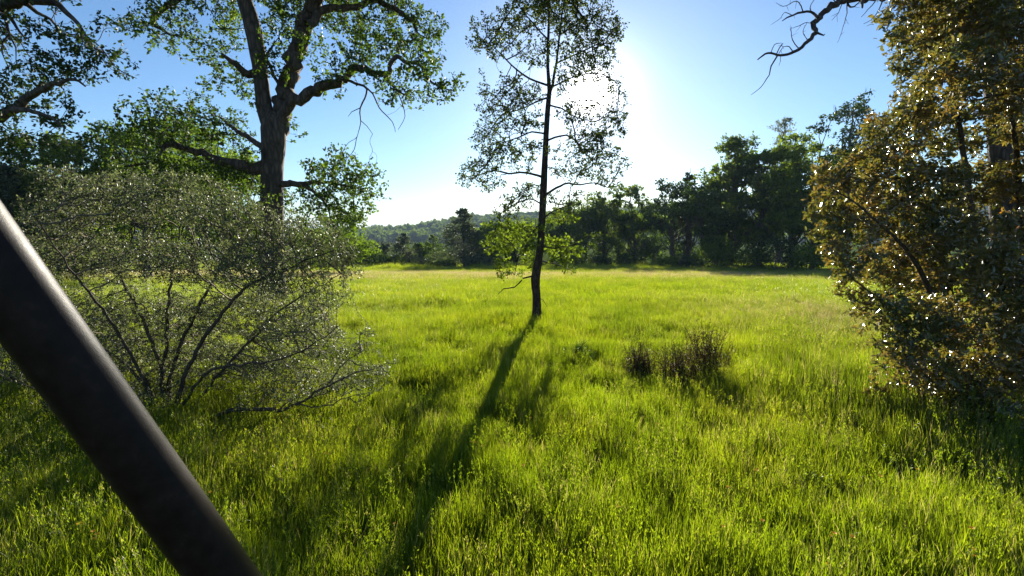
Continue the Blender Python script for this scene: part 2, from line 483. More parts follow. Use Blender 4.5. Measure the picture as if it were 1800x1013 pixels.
def traced_tree(root, trunk, limbs, clumps, Y, bark, leafm, D, dens, kill, leaf_len, per_tip, rmax, r_tip=.004,
                lit_tone=None, jit=.3, sparse=None, fine=False, tuft=.10, leaf_up=.3, grav=0.0):
    mb = MB(); tp = spline(trunk, .25)
    tube(mb, tp[:, :3], tp[:, 3], 14, .05)
    part('trunk', mb.mesh('trunk', bark, True), root)
    seed = [tp[:, :3][len(tp) // 3:]]
    for l in limbs:
        lp = spline(l, .16)
        lp[1:-1, :3] += RNG.normal(size=(len(lp) - 2, 3)) * lp[1:-1, 3:4] * .22
        mb = MB(); tube(mb, lp[:, :3], lp[:, 3], 9 if lp[0, 3] > .05 else 6, .06)
        part('limb', mb.mesh('limb', bark, True), root)
        seed.append(lp[2:, :3])
    seed = np.concatenate(seed)
    A, cid = clump_points(clumps, dens)
    pos, par, nch = colonize(seed, A, D, kill, jit=jit, grav=grav)
    ns = len(seed)
    me, r = twig_mesh('twigs', pos, par, ns, bark, r_tip, rmax)
    if me: part('twigs', me, root)
    # leaves sit in tufts on the outer twigs, only where the foliage clumps are
    idx = np.arange(ns, len(pos))
    thin = r[idx] < r_tip * 3.2
    idx = idx[thin]
    inside = np.zeros(len(idx), bool)
    for (c, a, b, d) in clumps:
        inside |= (((pos[idx] - c) / (np.array([a, b, d]) * 1.15 + .03)) ** 2).sum(1) < 1
    idx = idx[inside]
    tips = nch[idx] == 0
    cnt = np.where(tips, per_tip, max(1, per_tip // 2))
    rep = np.repeat(idx, cnt)
    n = len(rep)
    pd = unit(pos[rep] - pos[par[rep].clip(0)])
    d = unit(pd * .7 + rand_unit(n) * 1.0 + np.array([0, 0, -.15]))
    base_ = pos[rep] + rand_unit(n) * tuft * RNG.random((n, 1))
    nr = unit(rand_unit(n) + np.array([0, 0, leaf_up * 2]))
    L = leaf_len * (.65 + .7 * RNG.random(n))
    Wd = L * (.5 + .25 * RNG.random(n))
    up = np.ones(n, bool)
    if lit_tone:                      # low sprays get a lighter leaf colour that paints in the backlight
        up = base_[:, 2] > lit_tone[0] + RNG.normal(size=n) * .12
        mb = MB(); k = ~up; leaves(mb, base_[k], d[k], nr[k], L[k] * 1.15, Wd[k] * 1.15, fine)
        o = part('low_sprays', mb.mesh('low_sprays', lit_tone[1]), root); o["kind"] = 'stuff'; o["label"] = 'yellow-green leaf sprays low on the trunk, sunlight painted into their colour'
    mb = MB(); leaves(mb, base_[up], d[up], nr[up], L[up], Wd[up], fine)
    part('crown', mb.mesh('crown', leafm), root)
    return n, len(pos)

# --- the young oak standing alone in the meadow
Y = 12.2
trunk = px_path([(945, 592, 30), (944, 562, 19), (943, 520, 14.5), (941, 490, 16), (947, 455, 13.5), (951, 420, 12.5), (953, 380, 12), (955, 340, 12.5), (957, 300, 11),
                 (959, 260, 10), (961, 220, 9), (964, 180, 8.5), (966, 160, 7.5), (963, 120, 5.5), (964, 60, 4.5), (966, 0, 3.6), (967, -50, 2.2)], Y)
L = [px_path([(966, 165, 6), (972, 148, 5.5), (978, 110, 4.6), (984, 60, 3.8), (990, 10, 3), (996, -35, 2)], Y, .3),
     px_path([(962, 150, 4), (930, 138, 3.4), (908, 122, 3), (890, 105, 2.5), (870, 85, 2), (850, 72, 1.4)], Y, -.9),
     px_path([(955, 312, 4.5), (925, 304, 3.5), (895, 305, 3.2), (868, 300, 2.5), (840, 308, 2), (815, 312, 1.3)], Y, .5),
     px_path([(960, 248, 4), (975, 242, 3.6), (995, 238, 3.3), (1012, 247, 2.9), (1020, 262, 2.4), (1042, 282, 1.5)], Y, -.7),
     px_path([(955, 347, 5), (970, 335, 4.3), (985, 327, 3.8), (1000, 322, 3.2), (1020, 325, 2.6), (1045, 322, 2), (1068, 330, 1.4)], Y, .6),
     px_path([(964, 172, 3.5), (945, 178, 3), (925, 188, 2.3), (890, 200, 1.4)], Y, 1.2),
     px_path([(957, 235, 3.2), (935, 232, 2.7), (915, 240, 2.2), (880, 252, 1.4)], Y, -1.2),
     px_path([(966, 185, 3.4), (990, 192, 2.8), (1010, 205, 2.2), (1045, 215, 1.4)], Y, 1.3),
     px_path([(952, 390, 3.6), (935, 410, 3), (920, 430, 2.5), (912, 450, 2.1), (905, 480, 1.2)], Y, -.9),
     px_path([(943, 485, 3.2), (920, 490, 2.6), (905, 505, 2.2), (885, 508, 1.7), (875, 518, 1)], Y, -.6),
     px_path([(952, 432, 2.8), (975, 437, 2.3), (995, 432, 1.7), (1018, 428, 1)], Y, -.8),
     px_path([(948, 458, 2.6), (978, 465, 2), (1005, 476, 1.1)], Y, .7),
     px_path([(984, 62, 3), (1010, 45, 2.4), (1040, 35, 1.5)], Y, -.9),
     px_path([(964, 70, 3), (940, 45, 2.4), (915, 15, 1.4)], Y, .9),
     px_path([(978, 112, 3.2), (1020, 92, 2.5), (1060, 72, 1.9), (1085, 48, 1.2)], Y, .6),
     px_path([(968, 155, 3), (1010, 135, 2.3), (1055, 130, 1.7), (1090, 150, 1.1)], Y, -.5),
     px_path([(953, 385, 3), (975, 370, 2.4), (1000, 362, 1.5)], Y, -1.0),
     px_path([(954, 360, 3), (930, 350, 2.4), (900, 362, 1.8), (880, 375, 1.1)], Y, .8),
     px_path([(941, 520, 1.5), (955, 528, 1.1), (962, 540, .6)], Y, -.2)]
cl = []
for (a, b, rx, ry) in [(850, 60, 30, 24), (838, 78, 14, 10), (888, 45, 28, 22), (880, 80, 34, 14), (930, 22, 44, 26), (978, 8, 44, 30), (1030, 18, 42, 28), (1058, 50, 38, 20),
        (1086, 48, 16, 14), (1040, 78, 40, 16), (940, 92, 36, 16), (1000, 62, 40, 24), (1052, 108, 34, 18), (1010, 118, 34, 20), (905, 150, 32, 14), (856, 158, 20, 12),
        (845, 130, 8, 10), (886, 178, 40, 14), (935, 170, 30, 16), (856, 200, 24, 12), (850, 238, 26, 18), (902, 214, 42, 13), (942, 212, 26, 12), (868, 255, 36, 13),
        (1000, 150, 30, 15), (1062, 148, 30, 20), (1092, 168, 14, 14), (1030, 188, 40, 14), (1078, 200, 30, 16), (1000, 206, 30, 12), (1062, 232, 40, 14), (1030, 245, 36, 14),
        (1052, 270, 40, 18), (1086, 290, 20, 14), (1000, 270, 26, 14), (1030, 300, 40, 14), (1072, 320, 28, 12), (830, 298, 30, 14), (808, 312, 14, 8), (862, 290, 36, 11),
        (884, 272, 32, 10), (930, 262, 36, 14), (850, 325, 36, 8), (920, 290, 26, 10), (932, 332, 28, 14), (908, 352, 30, 14), (890, 372, 24, 10), (978, 352, 28, 10),
        (1010, 342, 24, 8), (980, 300, 24, 10), (900, 400, 30, 14), (876, 428, 30, 15), (925, 430, 22, 16), (888, 462, 20, 15), (928, 455, 22, 12), (985, 432, 30, 12),
        (1010, 425, 16, 9), (1002, 468, 18, 11), (975, 455, 14, 10), (905, 480, 16, 8), (868, 405, 22, 14), (900, 425, 24, 14), (940, 405, 20, 14), (880, 485, 12, 8), (930, 478, 18, 8), (990, 452, 22, 10), (1015, 440, 12, 8), (970, 425, 20, 10), (1090, 400, 14, 9), (1000, 380, 20, 9), (970, 385, 18, 8), (960, -30, 60, 25), (1000, -60, 40, 25)]:
    R = 2.3 - max(0, abs(b - 200) - 150) * .004
    off = (a - 957) * Y / F
    dep = (RNG.random() * 2 - 1) * math.sqrt(max(.15, R * R - off * off)) * .8
    if (a, b) == (1090, 400): continue
    cl.append(px_clump(a, b, rx * 1.06, ry * 1.3, Y, dep))
root = thing('oak_tree', (*at(945, 560, Y)[:2], 0.0), 'slender young oak standing alone in the meadow with the sun behind its open crown', 'tree', 'trees')
print('young oak', traced_tree(root, trunk, L, cl, Y, M['bark_young'], M['leaf_center'], .07, 235, .07, .056, 8, .03, jit=.35, tuft=.09, lit_tone=(2.6, M['leaf_yellow'])))

# --- the big forked oak on the left
Y = 18.0
trunk = px_path([(478, 545, 58), (478, 500, 46), (478, 440, 41), (478, 395, 39), (478, 316, 36), (480, 270, 38), (481, 240, 41), (479, 215, 39), (466, 195, 27), (460, 150, 24),
                 (454, 99, 25), (442, 40, 26), (430, 0, 24), (418, -50, 20), (400, -130, 12), (380, -200, 5)], Y)
L = [px_path([(479, 290, 14), (482, 262, 26), (487, 232, 30), (496, 195, 29), (503, 158, 29), (515, 107, 28), (533, 51, 27), (553, 0, 25), (572, -60, 20), (590, -140, 10), (600, -200, 5)], Y, .6),
     px_path([(490, 222, 12), (501, 195, 19), (520, 177, 20), (543, 164, 19), (562, 155, 18.5), (585, 147, 17), (606, 138, 14), (620, 119, 13), (640, 121, 12), (665, 130, 11), (685, 130, 10), (685, 115, 8), (697, 98, 8), (712, 109, 7),
              (737, 112, 5.5), (748, 135, 4.4), (768, 150, 3.2), (797, 160, 1.6)], Y, -1.6),
     px_path([(538, 45, 17), (553, 36, 14), (572, 16, 13), (594, 16, 12), (616, 15, 11), (642, 8, 10), (663, 2, 9.5), (700, 20, 8), (725, 40, 6.5), (733, 60, 5), (722, 73, 4), (700, 72, 3), (697, 90, 2)], Y, 1.6),
     px_path([(456, 132, 16), (436, 128, 13), (420, 119, 11), (407, 108, 8), (390, 95, 4)], Y, -1.2),
     px_path([(470, 298, 24), (440, 293, 22), (410, 288, 19), (378, 280, 15), (355, 272, 13), (325, 262, 11), (300, 252, 12), (288, 262, 9), (280, 280, 7), (256, 288, 5), (225, 292, 3)], Y, -2.0),
     px_path([(486, 322, 13), (510, 323, 11), (533, 324, 9), (560, 320, 7), (585, 322, 5), (620, 330, 3)], Y, -1.0),
     px_path([(518, 324, 8), (540, 330, 7), (558, 342, 5), (575, 362, 3)], Y, -1.8),
     px_path([(424, -25, 15), (370, -22, 13), (325, -4, 11), (298, 9, 10), (276, 28, 8), (268, 42, 8), (281, 50, 6), (300, 62, 3)], Y, -1.0),
     px_path([(672, 131, 7), (688, 148, 5), (700, 160, 4), (715, 168, 2)], Y - .9, -.5),
     px_path([(500, 168, 6), (470, 105, 5), (480, 80, 3)], Y + .3, -1.0),
     px_path([(604, 140, 5), (640, 152, 4), (645, 165, 3.2), (633, 190, 2.4), (634, 215, 1.6), (628, 240, .9)], Y - .8, -.6),
     px_path([(640, 152, 3.4), (655, 165, 2.6), (667, 190, 2), (690, 215, 1.3), (695, 232, .8)], Y - 1, .4),
     px_path([(700, 165, 2.2), (708, 185, 1.8), (712, 205, 1.2), (700, 228, .8)], Y - 1.2, .3),
     px_path([(634, 212, 1.5), (645, 222, 1.1), (655, 236, .7)], Y - 1.3, .1), px_path([(633, 190, 1.6), (618, 197, 1.2), (612, 205, .7)], Y - 1.2, .1),
     px_path([(474, 270, 12), (440, 245, 9), (410, 225, 6), (385, 205, 3)], Y, 1.5)]
cl = []
for (a, b, rx, ry, dp) in [(600, 38, 40, 16, .6), (660, 50, 42, 26, .8), (700, 22, 40, 22, 1), (745, 45, 34, 28, .9), (768, 70, 18, 18, .5), (720, 85, 40, 20, -.4), (650, 85, 36, 22, -.9), (610, 65, 22, 20, 0),
        (600, 115, 30, 22, -1), (640, 105, 30, 18, -1.1), (690, 140, 40, 18, -1.3), (740, 130, 36, 22, -1.3), (760, 105, 24, 16, -1), (795, 150, 26, 20, -1.5), (770, 170, 28, 14, -1.4), (725, 165, 34, 14, -1), (680, 178, 14, 12, -1),
        (575, 140, 24, 16, -.5), (590, 165, 18, 8, -.3), (545, 75, 22, 26, -.6), (490, 50, 26, 34, .4), (478, 110, 22, 30, -.4), (500, 20, 20, 22, -.6), (545, 105, 16, 10, -.5), (445, 180, 12, 10, -.5),
        (375, 92, 30, 20, -1), (400, 62, 26, 22, -.6), (365, 110, 26, 12, -.9), (410, 135, 30, 15, -.7), (385, 18, 32, 20, .4), (415, 25, 22, 22, .8), (430, 160, 24, 14, -.3), (370, 150, 24, 12, -.6), (355, 170, 22, 10, 0),
        (268, 28, 30, 26, -.8), (300, 12, 30, 20, -.6), (322, 46, 28, 22, -.9), (290, 66, 30, 14, -1), (252, 66, 20, 14, -1), (212, 45, 18, 14, -1), (340, 6, 24, 12, -.4), (310, 86, 18, 10, -1),
        (590, 300, 44, 22, -.8), (640, 312, 36, 24, -1), (664, 345, 18, 14, -1), (610, 345, 44, 24, -.9), (560, 300, 30, 18, 0), (560, 350, 34, 26, -1.4), (610, 385, 38, 20, -1), (540, 385, 28, 24, -.6), (650, 365, 20, 12, -.8), (590, 420, 34, 20, -.6), (600, 270, 30, 10, -.6),
        (300, 182, 36, 18, -1), (255, 198, 36, 18, -1.6), (340, 205, 36, 18, .4), (285, 222, 40, 18, -1.4), (395, 205, 34, 18, 1.2), (425, 240, 24, 18, .6), (370, 235, 36, 18, -1.2), (330, 245, 30, 12, -2), (240, 240, 34, 18, -2), (435, 275, 22, 14, -.6),
        (290, 285, 36, 20, -2), (350, 300, 40, 20, -1.4), (400, 312, 40, 18, -.6), (330, 330, 40, 20, -.8), (240, 300, 36, 20, -1.8), (440, 330, 26, 18, .4), (500, 350, 18, 22, .8), (470, 350, 14, 20, -.8), (420, 365, 30, 14, .4),
        (520, 230, 8, 20, 0), (500, -60, 120, 40, 0), (620, -60, 90, 36, 0), (400, -90, 90, 40, 0), (480, -150, 130, 50, 0), (690, -30, 50, 20, .6)]:
    cl.append(px_clump(a, b, rx * 1.12, ry * 1.12, Y, dp * 1.2 + RNG.normal() * .5, thick=max(rx, ry) * Y / F * 1.5))
root = thing('oak_tree', (*at(478, 520, Y)[:2], float(terrain(*at(478, 520, Y)[:2]))), 'huge old oak whose thick trunk forks in two above the grey-green bush', 'tree', 'trees')
print('big oak', traced_tree(root, trunk, L, cl, Y, M['bark'], M['leaf_oak'], .11, 36, .11, .115, 6, .05, r_tip=.005, jit=.35, tuft=.16))

# --- the oak whose limbs hang in from the top left corner
Y = 12.0
trunk = px_path([(-260, 640, 90), (-258, 560, 72), (-255, 450, 62), (-250, 330, 56), (-240, 220, 50), (-225, 120, 44), (-205, 30, 38), (-190, -60, 30), (-170, -150, 20), (-150, -240, 9)], Y)
L = [px_path([(-215, 60, 30), (-140, 30, 26), (-70, 18, 23), (0, 8, 19), (28, 6, 16), (60, 3, 13), (100, 8, 10), (128, 33, 7), (150, 62, 4.5), (170, 90, 2)], Y, -1.2),
     px_path([(-230, 150, 30), (-130, 215, 24), (-60, 215, 20), (0, 204, 18), (28, 188, 15), (60, 165, 12), (95, 148, 8), (130, 140, 5), (150, 152, 2.5)], Y, -1.6),
     px_path([(20, 192, 9), (48, 194, 8), (80, 203, 6), (98, 212, 4), (112, 224, 2)], Y - 1.3, -.4),
     px_path([(-60, 20, 12), (-10, 14, 9), (12, 27, 7), (25, 42, 5), (45, 70, 2.4)], Y, -.8),
     px_path([(8, 28, 5), (12, 45, 4.4), (15, 60, 3.8), (4, 74, 3), (5, 95, 2), (12, 112, 1)], Y - .6, -.3),
     px_path([(15, 62, 3.4), (22, 72, 2.8), (28, 84, 2.2), (28, 108, 1)], Y - .8, -.2),
     px_path([(45, 6, 8), (65, 22, 6.5), (90, 35, 4.5), (105, 58, 2.5)], Y - .9, .8),
     px_path([(150, 62, 3), (178, 85, 2.4), (205, 120, 1.8), (240, 138, 1)], Y - 1.2, -.5)]
cl = []
for (a, b, rx, ry) in [(60, 40, 34, 12), (90, 62, 40, 18), (130, 62, 34, 20), (110, 95, 44, 20), (150, 92, 36, 20), (175, 108, 34, 18), (205, 40, 22, 12), (168, 40, 16, 14), (90, 120, 40, 20), (140, 128, 34, 16), (50, 132, 36, 16),
        (40, 112, 20, 10), (205, 88, 20, 12), (20, 158, 34, 18), (80, 150, 40, 14), (60, 180, 40, 12), (120, 185, 18, 10), (15, 188, 24, 14), (90, 212, 34, 14), (115, 222, 22, 14), (20, 222, 24, 12), (130, 195, 14, 14), (20, 245, 34, 16), (60, 248, 34, 14), (105, 252, 34, 16), (150, 246, 22, 12), (30, 275, 30, 12), (170, 140, 20, 10), (220, 128, 18, 10), (230, 108, 12, 8),
        (30, 30, 22, 8), (40, 70, 12, 8), (-50, 60, 60, 30), (-70, 140, 60, 40), (-120, 0, 80, 40), (-60, 250, 60, 30), (-180, -80, 120, 60), (-150, 100, 60, 40), (-30, -40, 70, 26), (80, -30, 60, 20), (-100, -150, 120, 50), (110, 15, 20, 10)]:
    cl.append(px_clump(a, b, rx, ry, Y, -1.0 + RNG.normal() * .7))
root = thing('oak_tree', (*at(-260, 560, Y)[:2], 0.0), 'dark oak branches hanging in from the top left corner against blue sky', 'tree', 'trees')
print('left oak', traced_tree(root, trunk, L, cl, Y, M['bark'], M['leaf_live'], .08, 150, .08, .085, 6, .035, jit=.35, tuft=.12))

# --- the dead limb that reaches in at the top right
Y = 10.0
trunk = px_path([(1780, 700, 62), (1776, 600, 52), (1770, 450, 46), (1765, 300, 42), (1755, 150, 38), (1742, 20, 32), (1725, -80, 24), (1700, -170, 14), (1690, -250, 6)], Y)
L = [px_path([(1748, 70, 24), (1690, 10, 19), (1620, -18, 16), (1560, -8, 14), (1520, -4, 12.5), (1482, 2, 11), (1460, 12, 10), (1443, 30, 9), (1429, 42, 8.5), (1433, 55, 7.5), (1425, 68, 6.5), (1410, 82, 5.6), (1395, 92, 4.8),
              (1367, 98, 3.8), (1350, 93, 3.3), (1332, 105, 2)], Y, -1.5),
     px_path([(1438, 32, 5), (1430, 24, 4.4), (1418, 21, 3.8), (1395, 26, 3), (1384, 30, 2.4), (1375, 37, 1.4)], Y - 1.2, .3),
     px_path([(1366, 99, 2.8), (1356, 116, 2.2), (1352, 132, 1.7), (1336, 155, 1.2), (1320, 167, .7)], Y - 1.4, .3),
     px_path([(1433, 56, 5), (1440, 60, 3.6), (1447, 63, 2.2), (1450, 60, 1.2)], Y - 1.3, -.1),
     px_path([(1490, 2, 4), (1494, 12, 3), (1502, 11, 2.2), (1512, 2, 1.6)], Y - 1, .2),
     px_path([(1518, -3, 6), (1516, 6, 5), (1516, 14, 2.5)], Y - 1, 0),
     px_path([(1405, 86, 2), (1393, 70, 1.4), (1391, 48, 1)], Y - 1.4, .2),
     px_path([(1393, 90, 1.8), (1388, 82, 1.5), (1377, 83, 1.1), (1368, 96, 1.1)], Y - 1.4, -.1),
     px_path([(1364, 98, 1.8), (1370, 85, 1.6), (1376, 77, 1.6)], Y - 1.4, .1), px_path([(1355, 94, 1.3), (1362, 78, 1.2), (1374, 76, .8)], Y - 1.4, .2),
     px_path([(1412, 22, 2), (1408, 10, 1.6), (1400, 2, 1.4), (1388, 8, 1.1), (1376, 12, .9), (1364, 5, .6)], Y - 1.2, -.3),
     px_path([(1392, 27, 1.4), (1380, 22, 1.1), (1372, 32, .8), (1355, 44, .5)], Y - 1, -.1),
     px_path([(1424, 20, 1.5), (1426, 8, 1.2), (1440, -10, .8)], Y - 1.2, .3), px_path([(1432, 42, 1.4), (1418, 40, 1), (1404, 46, .9), (1391, 50, .6)], Y - 1.2, -.2),
     px_path([(1420, 72, 1.4), (1412, 56, 1), (1418, 40, .7)], Y - 1.3, .3), px_path([(1489, 6, 1.8), (1488, 24, 1.3), (1484, 40, 1), (1478, 62, .7), (1472, 75, .5)], Y - 1, .2),
     px_path([(1480, 6, 1.4), (1474, 22, 1), (1462, 36, .6)], Y - 1, -.2), px_path([(1540, -2, 2), (1532, 10, 1.4), (1514, 30, .8)], Y - .9, 0),
     px_path([(1372, 98, 1), (1372, 108, .8), (1369, 116, .5)], Y - 1.4, 0), px_path([(1553, -5, 2.4), (1545, 18, 1.6), (1530, 36, 1), (1518, 42, .7)], Y - .9, .1),
     px_path([(1470, 5, 2), (1452, -14, 1.4), (1430, -26, .8)], Y - 1.1, .2)]
mb = MB()
root = thing('dead_tree', (*at(1780, 600, Y)[:2], 0.0), 'bare crooked dead limb reaching into the sky from behind the glossy shrub', 'tree', 'trees')
tp = spline(trunk, .25); mb = MB(); tube(mb, tp[:, :3], tp[:, 3], 12, .06); part('trunk', mb.mesh('trunk', M['twig_dead'], True), root)
for l in L:
    lp = spline(l, .07)
    lp[1:-1, :3] += RNG.normal(size=(len(lp) - 2, 3)) * (lp[1:-1, 3:4] * .22 + .002)
    mb = MB(); tube(mb, lp[:, :3], lp[:, 3], 8, .08)
    for k in range(3, len(lp) - 1):          # short dead spurs
        if RNG.random() < .30 and l[0][3] < .03:
            d = rand_unit(1)[0] * .10 * (.4 + RNG.random()); d[2] -= .02
            tube(mb, np.array([lp[k, :3], lp[k, :3] + d * .5 + rand_unit(1)[0] * .012, lp[k, :3] + d]), np.array([.004, .003, .0018]), 3)
    part('limb', mb.mesh('limb', M['twig_dead'], True), root)

# ------------------------------------------------------------------ shrubs
def shrub(root, stems, clumps, stem_m, leafm, D, dens, kill, r_tip, rmax, per_node, leaf_len, aspect, fine, jit, tuft, thin_k=3.0, up=.4, grav=0.0, leaf_name='foliage'):
    seed = []
    for s in stems:
        sp = spline(s, .10)
        sp[1:-1, :3] += RNG.normal(size=(len(sp) - 2, 3)) * .008
        mb = MB(); tube(mb, sp[:, :3], sp[:, 3] * .8, 7, .06); part('stem', mb.mesh('stem', M['stem_dark'], True), root)
        seed.append(sp[3:, :3])
    seed = np.concatenate(seed)
    A, _ = clump_points(clumps, dens)
    A = A[A[:, 2] > .05]
    pos, par, nch = colonize(seed, A, D, kill, jit=jit, grav=grav, iters=60)
    ns = len(seed)
    me, r = twig_mesh('twigs', pos, par, ns, stem_m, r_tip, rmax)
    part('twigs', me, root)
    idx = np.arange(ns, len(pos)); idx = idx[r[idx] < r_tip * thin_k]
    rep = np.repeat(idx, per_node); n = len(rep)
    pp = pos[par[rep].clip(0)]
    pd = unit(pos[rep] - pp)
    t = RNG.random((n, 1)) * 1.3
    b = pp + (pos[rep] - pp) * t + rand_unit(n) * tuft * RNG.random((n, 1))
    d = unit(pd * .6 + rand_unit(n))
    nr = unit(rand_unit(n) + np.array([0, 0, 2 * up]))
    Ln = leaf_len * (.6 + .7 * RNG.random(n))
    mb = MB(); leaves(mb, b, d, nr, Ln, Ln * aspect * (.8 + .4 * RNG.random(n)), fine)
    part(leaf_name, mb.mesh(leaf_name, leafm), root)
    return n, len(pos)

# --- the sprawling small-leaved bush on the left
Y = 6.0
S = [px_path([(300, 765, 14), (290, 700, 11), (280, 640, 9), (250, 560, 7), (200, 470, 5), (140, 400, 3), (110, 350, 1.6)], Y, .4),
     px_path([(305, 765, 14), (315, 690, 11), (345, 620, 9), (385, 560, 8), (440, 500, 6), (520, 465, 4.4), (590, 440, 2)], Y, -.3),
     px_path([(296, 765, 13), (286, 680, 10), (292, 600, 8), (300, 500, 6), (320, 400, 3.5), (335, 335, 1.5)], Y, .6),
     px_path([(312, 768, 13), (345, 747, 11), (365, 735, 10.5), (400, 722, 10), (450, 718, 9), (490, 722, 8), (520, 712, 6.5), (545, 696, 5), (575, 678, 4), (620, 660, 2.8), (690, 640, 1.2)], Y - .2, -.6),
     px_path([(308, 765, 11), (330, 700, 8), (365, 655, 6), (420, 642, 5), (500, 630, 3.8), (560, 600, 2.4), (600, 570, 1.2)], Y, -.8),
     px_path([(298, 765, 12), (270, 700, 9), (220, 640, 7), (150, 590, 5), (80, 540, 3), (40, 480, 1.6)], Y, .3),
     px_path([(302, 765, 12), (300, 660, 9), (340, 560, 7), (390, 470, 5), (440, 400, 3), (470, 340, 1.4)], Y, .9),
     px_path([(300, 765, 11), (260, 740, 9), (190, 720, 7), (120, 715, 5), (50, 730, 3.4), (-10, 745, 1.6)], Y, -.5),
     px_path([(140, 716, 4), (90, 728, 3), (45, 760, 2), (0, 800, 1)], Y - .25, -.2), px_path([(120, 716, 3), (70, 690, 2.2), (0, 660, 1.2)], Y - .25, .1),
     px_path([(295, 765, 11), (250, 660, 8), (190, 560, 6), (120, 470, 4), (60, 380, 2)], Y, -.9),
     px_path([(306, 765, 10), (360, 690, 7), (430, 610, 5.5), (500, 540, 4), (570, 500, 2.5), (620, 470, 1.2)], Y, .4),
     px_path([(520, 712, 4), (560, 716, 3), (610, 700, 2.2), (650, 690, 1.2)], Y - .6, -.2), px_path([(575, 678, 3), (600, 645, 2.2), (645, 612, 1.2)], Y - .7, .1)]
cl = []
for (a, b, rx, ry) in [(120, 370, 70, 44), (200, 350, 70, 46), (290, 355, 70, 46), (380, 370, 70, 46), (460, 400, 70, 46), (540, 420, 60, 42), (592, 440, 34, 34), (150, 450, 80, 50), (250, 450, 80, 50), (350, 460, 80, 50), (450, 470, 70, 44),
        (530, 490, 54, 44), (575, 520, 34, 34), (200, 540, 76, 46), (310, 550, 76, 46), (420, 550, 66, 40), (510, 570, 56, 36), (575, 600, 26, 26), (190, 620, 56, 44), (290, 630, 50, 44), (390, 640, 56, 36), (480, 650, 50, 30),
        (540, 680, 70, 24), (630, 662, 56, 26), (680, 645, 18, 10), (600, 620, 36, 14), (60, 430, 54, 54), (60, 520, 54, 50), (100, 600, 50, 44), (30, 600, 44, 34), (10, 660, 30, 24), (60, 690, 40, 24), (-40, 480, 50, 60), (250, 700, 60, 34), (360, 700, 60, 22), (450, 700, 40, 16), (150, 690, 50, 34),
        (120, 320, 16, 34), (330, 318, 40, 16), (230, 315, 30, 18), (90, 310, 10, 24), (300, 300, 6, 16), (200, 300, 6, 18), (20, 770, 24, 18), (-20, 740, 30, 18), (620, 480, 14, 14), (170, 310, 8, 24), (640, 600, 14, 26)]:
    cl.append(px_clump(a, b, rx, ry, Y, RNG.normal() * .45, thick=.5))
for (a, b, rx, ry, dp) in [(120, 640, 70, 60, 1.0), (230, 660, 60, 50, 1.2), (330, 640, 60, 50, 1.1), (430, 640, 60, 40, 1.0), (60, 560, 60, 60, 1.3), (200, 580, 60, 50, 1.5), (320, 570, 60, 50, 1.5), (100, 690, 60, 34, .9), (200, 710, 60, 30, .9), (300, 710, 60, 30, .8), (400, 690, 60, 26, .8), (480, 680, 50, 22, .8), (380, 600, 60, 40, 1.4), (480, 600, 50, 36, 1.2), (140, 560, 60, 50, 1.8), (-40, 600, 60, 80, 1.2), (-60, 700, 60, 40, .8), (-120, 560, 60, 90, 1.0), (470, 570, 56, 44, .7), (560, 590, 40, 44, .7), (520, 640, 60, 36, .9), (580, 660, 44, 30, .5), (450, 520, 60, 40, 1.3), (420, 680, 60, 34, 1.4), (540, 540, 44, 36, 1.4)]:
    cl.append(px_clump(a, b, rx, ry, Y, dp, thick=.45))  # rear clumps added to thicken the bush's shadow on the near grass
root = thing('bush', (*at(302, 745, Y)[:2], 0.0), 'sprawling bush of fine twigs and tiny grey-green leaves under the forked oak', 'bush', 'bushes')
print('bush', shrub(root, S, cl, M['twig_tan'], M['leaf_bush'], .046, 1900, .043, .0017, .010, 4, .028, .5, False, .55, .030, 5.0, .3))

# --- the tall glossy-leaved shrub on the right
Y = 6.2
S = [px_path([(1720, 775, 22), (1700, 680, 18), (1660, 560, 14), (1600, 450, 9), (1520, 370, 5), (1460, 330, 2)], Y, -.5),
     px_path([(1740, 775, 24), (1730, 640, 20), (1720, 480, 16), (1700, 320, 12), (1680, 180, 8), (1650, 60, 4), (1630, -20, 2)], Y, .2),
     px_path([(1760, 775, 22), (1780, 640, 18), (1790, 480, 14), (1790, 300, 10), (1770, 140, 7), (1760, 0, 3)], Y, .5),
     px_path([(1710, 775, 18), (1660, 690, 14), (1600, 610, 10), (1550, 540, 6), (1490, 480, 3)], Y, -.7),
     px_path([(1735, 775, 18), (1690, 600, 14), (1650, 420, 10), (1630, 320, 6), (1612, 265, 3)], Y, .7),
     px_path([(1780, 775, 18), (1840, 620, 14), (1880, 430, 10), (1890, 240, 6), (1880, 80, 3)], Y, 0),
     px_path([(1730, 775, 14), (1700, 700, 11), (1640, 660, 8), (1580, 640, 4)], Y, -1.0),
     px_path([(1745, 775, 16), (1770, 700, 12), (1800, 600, 9), (1820, 480, 5)], Y, -1.1)]
cl = []
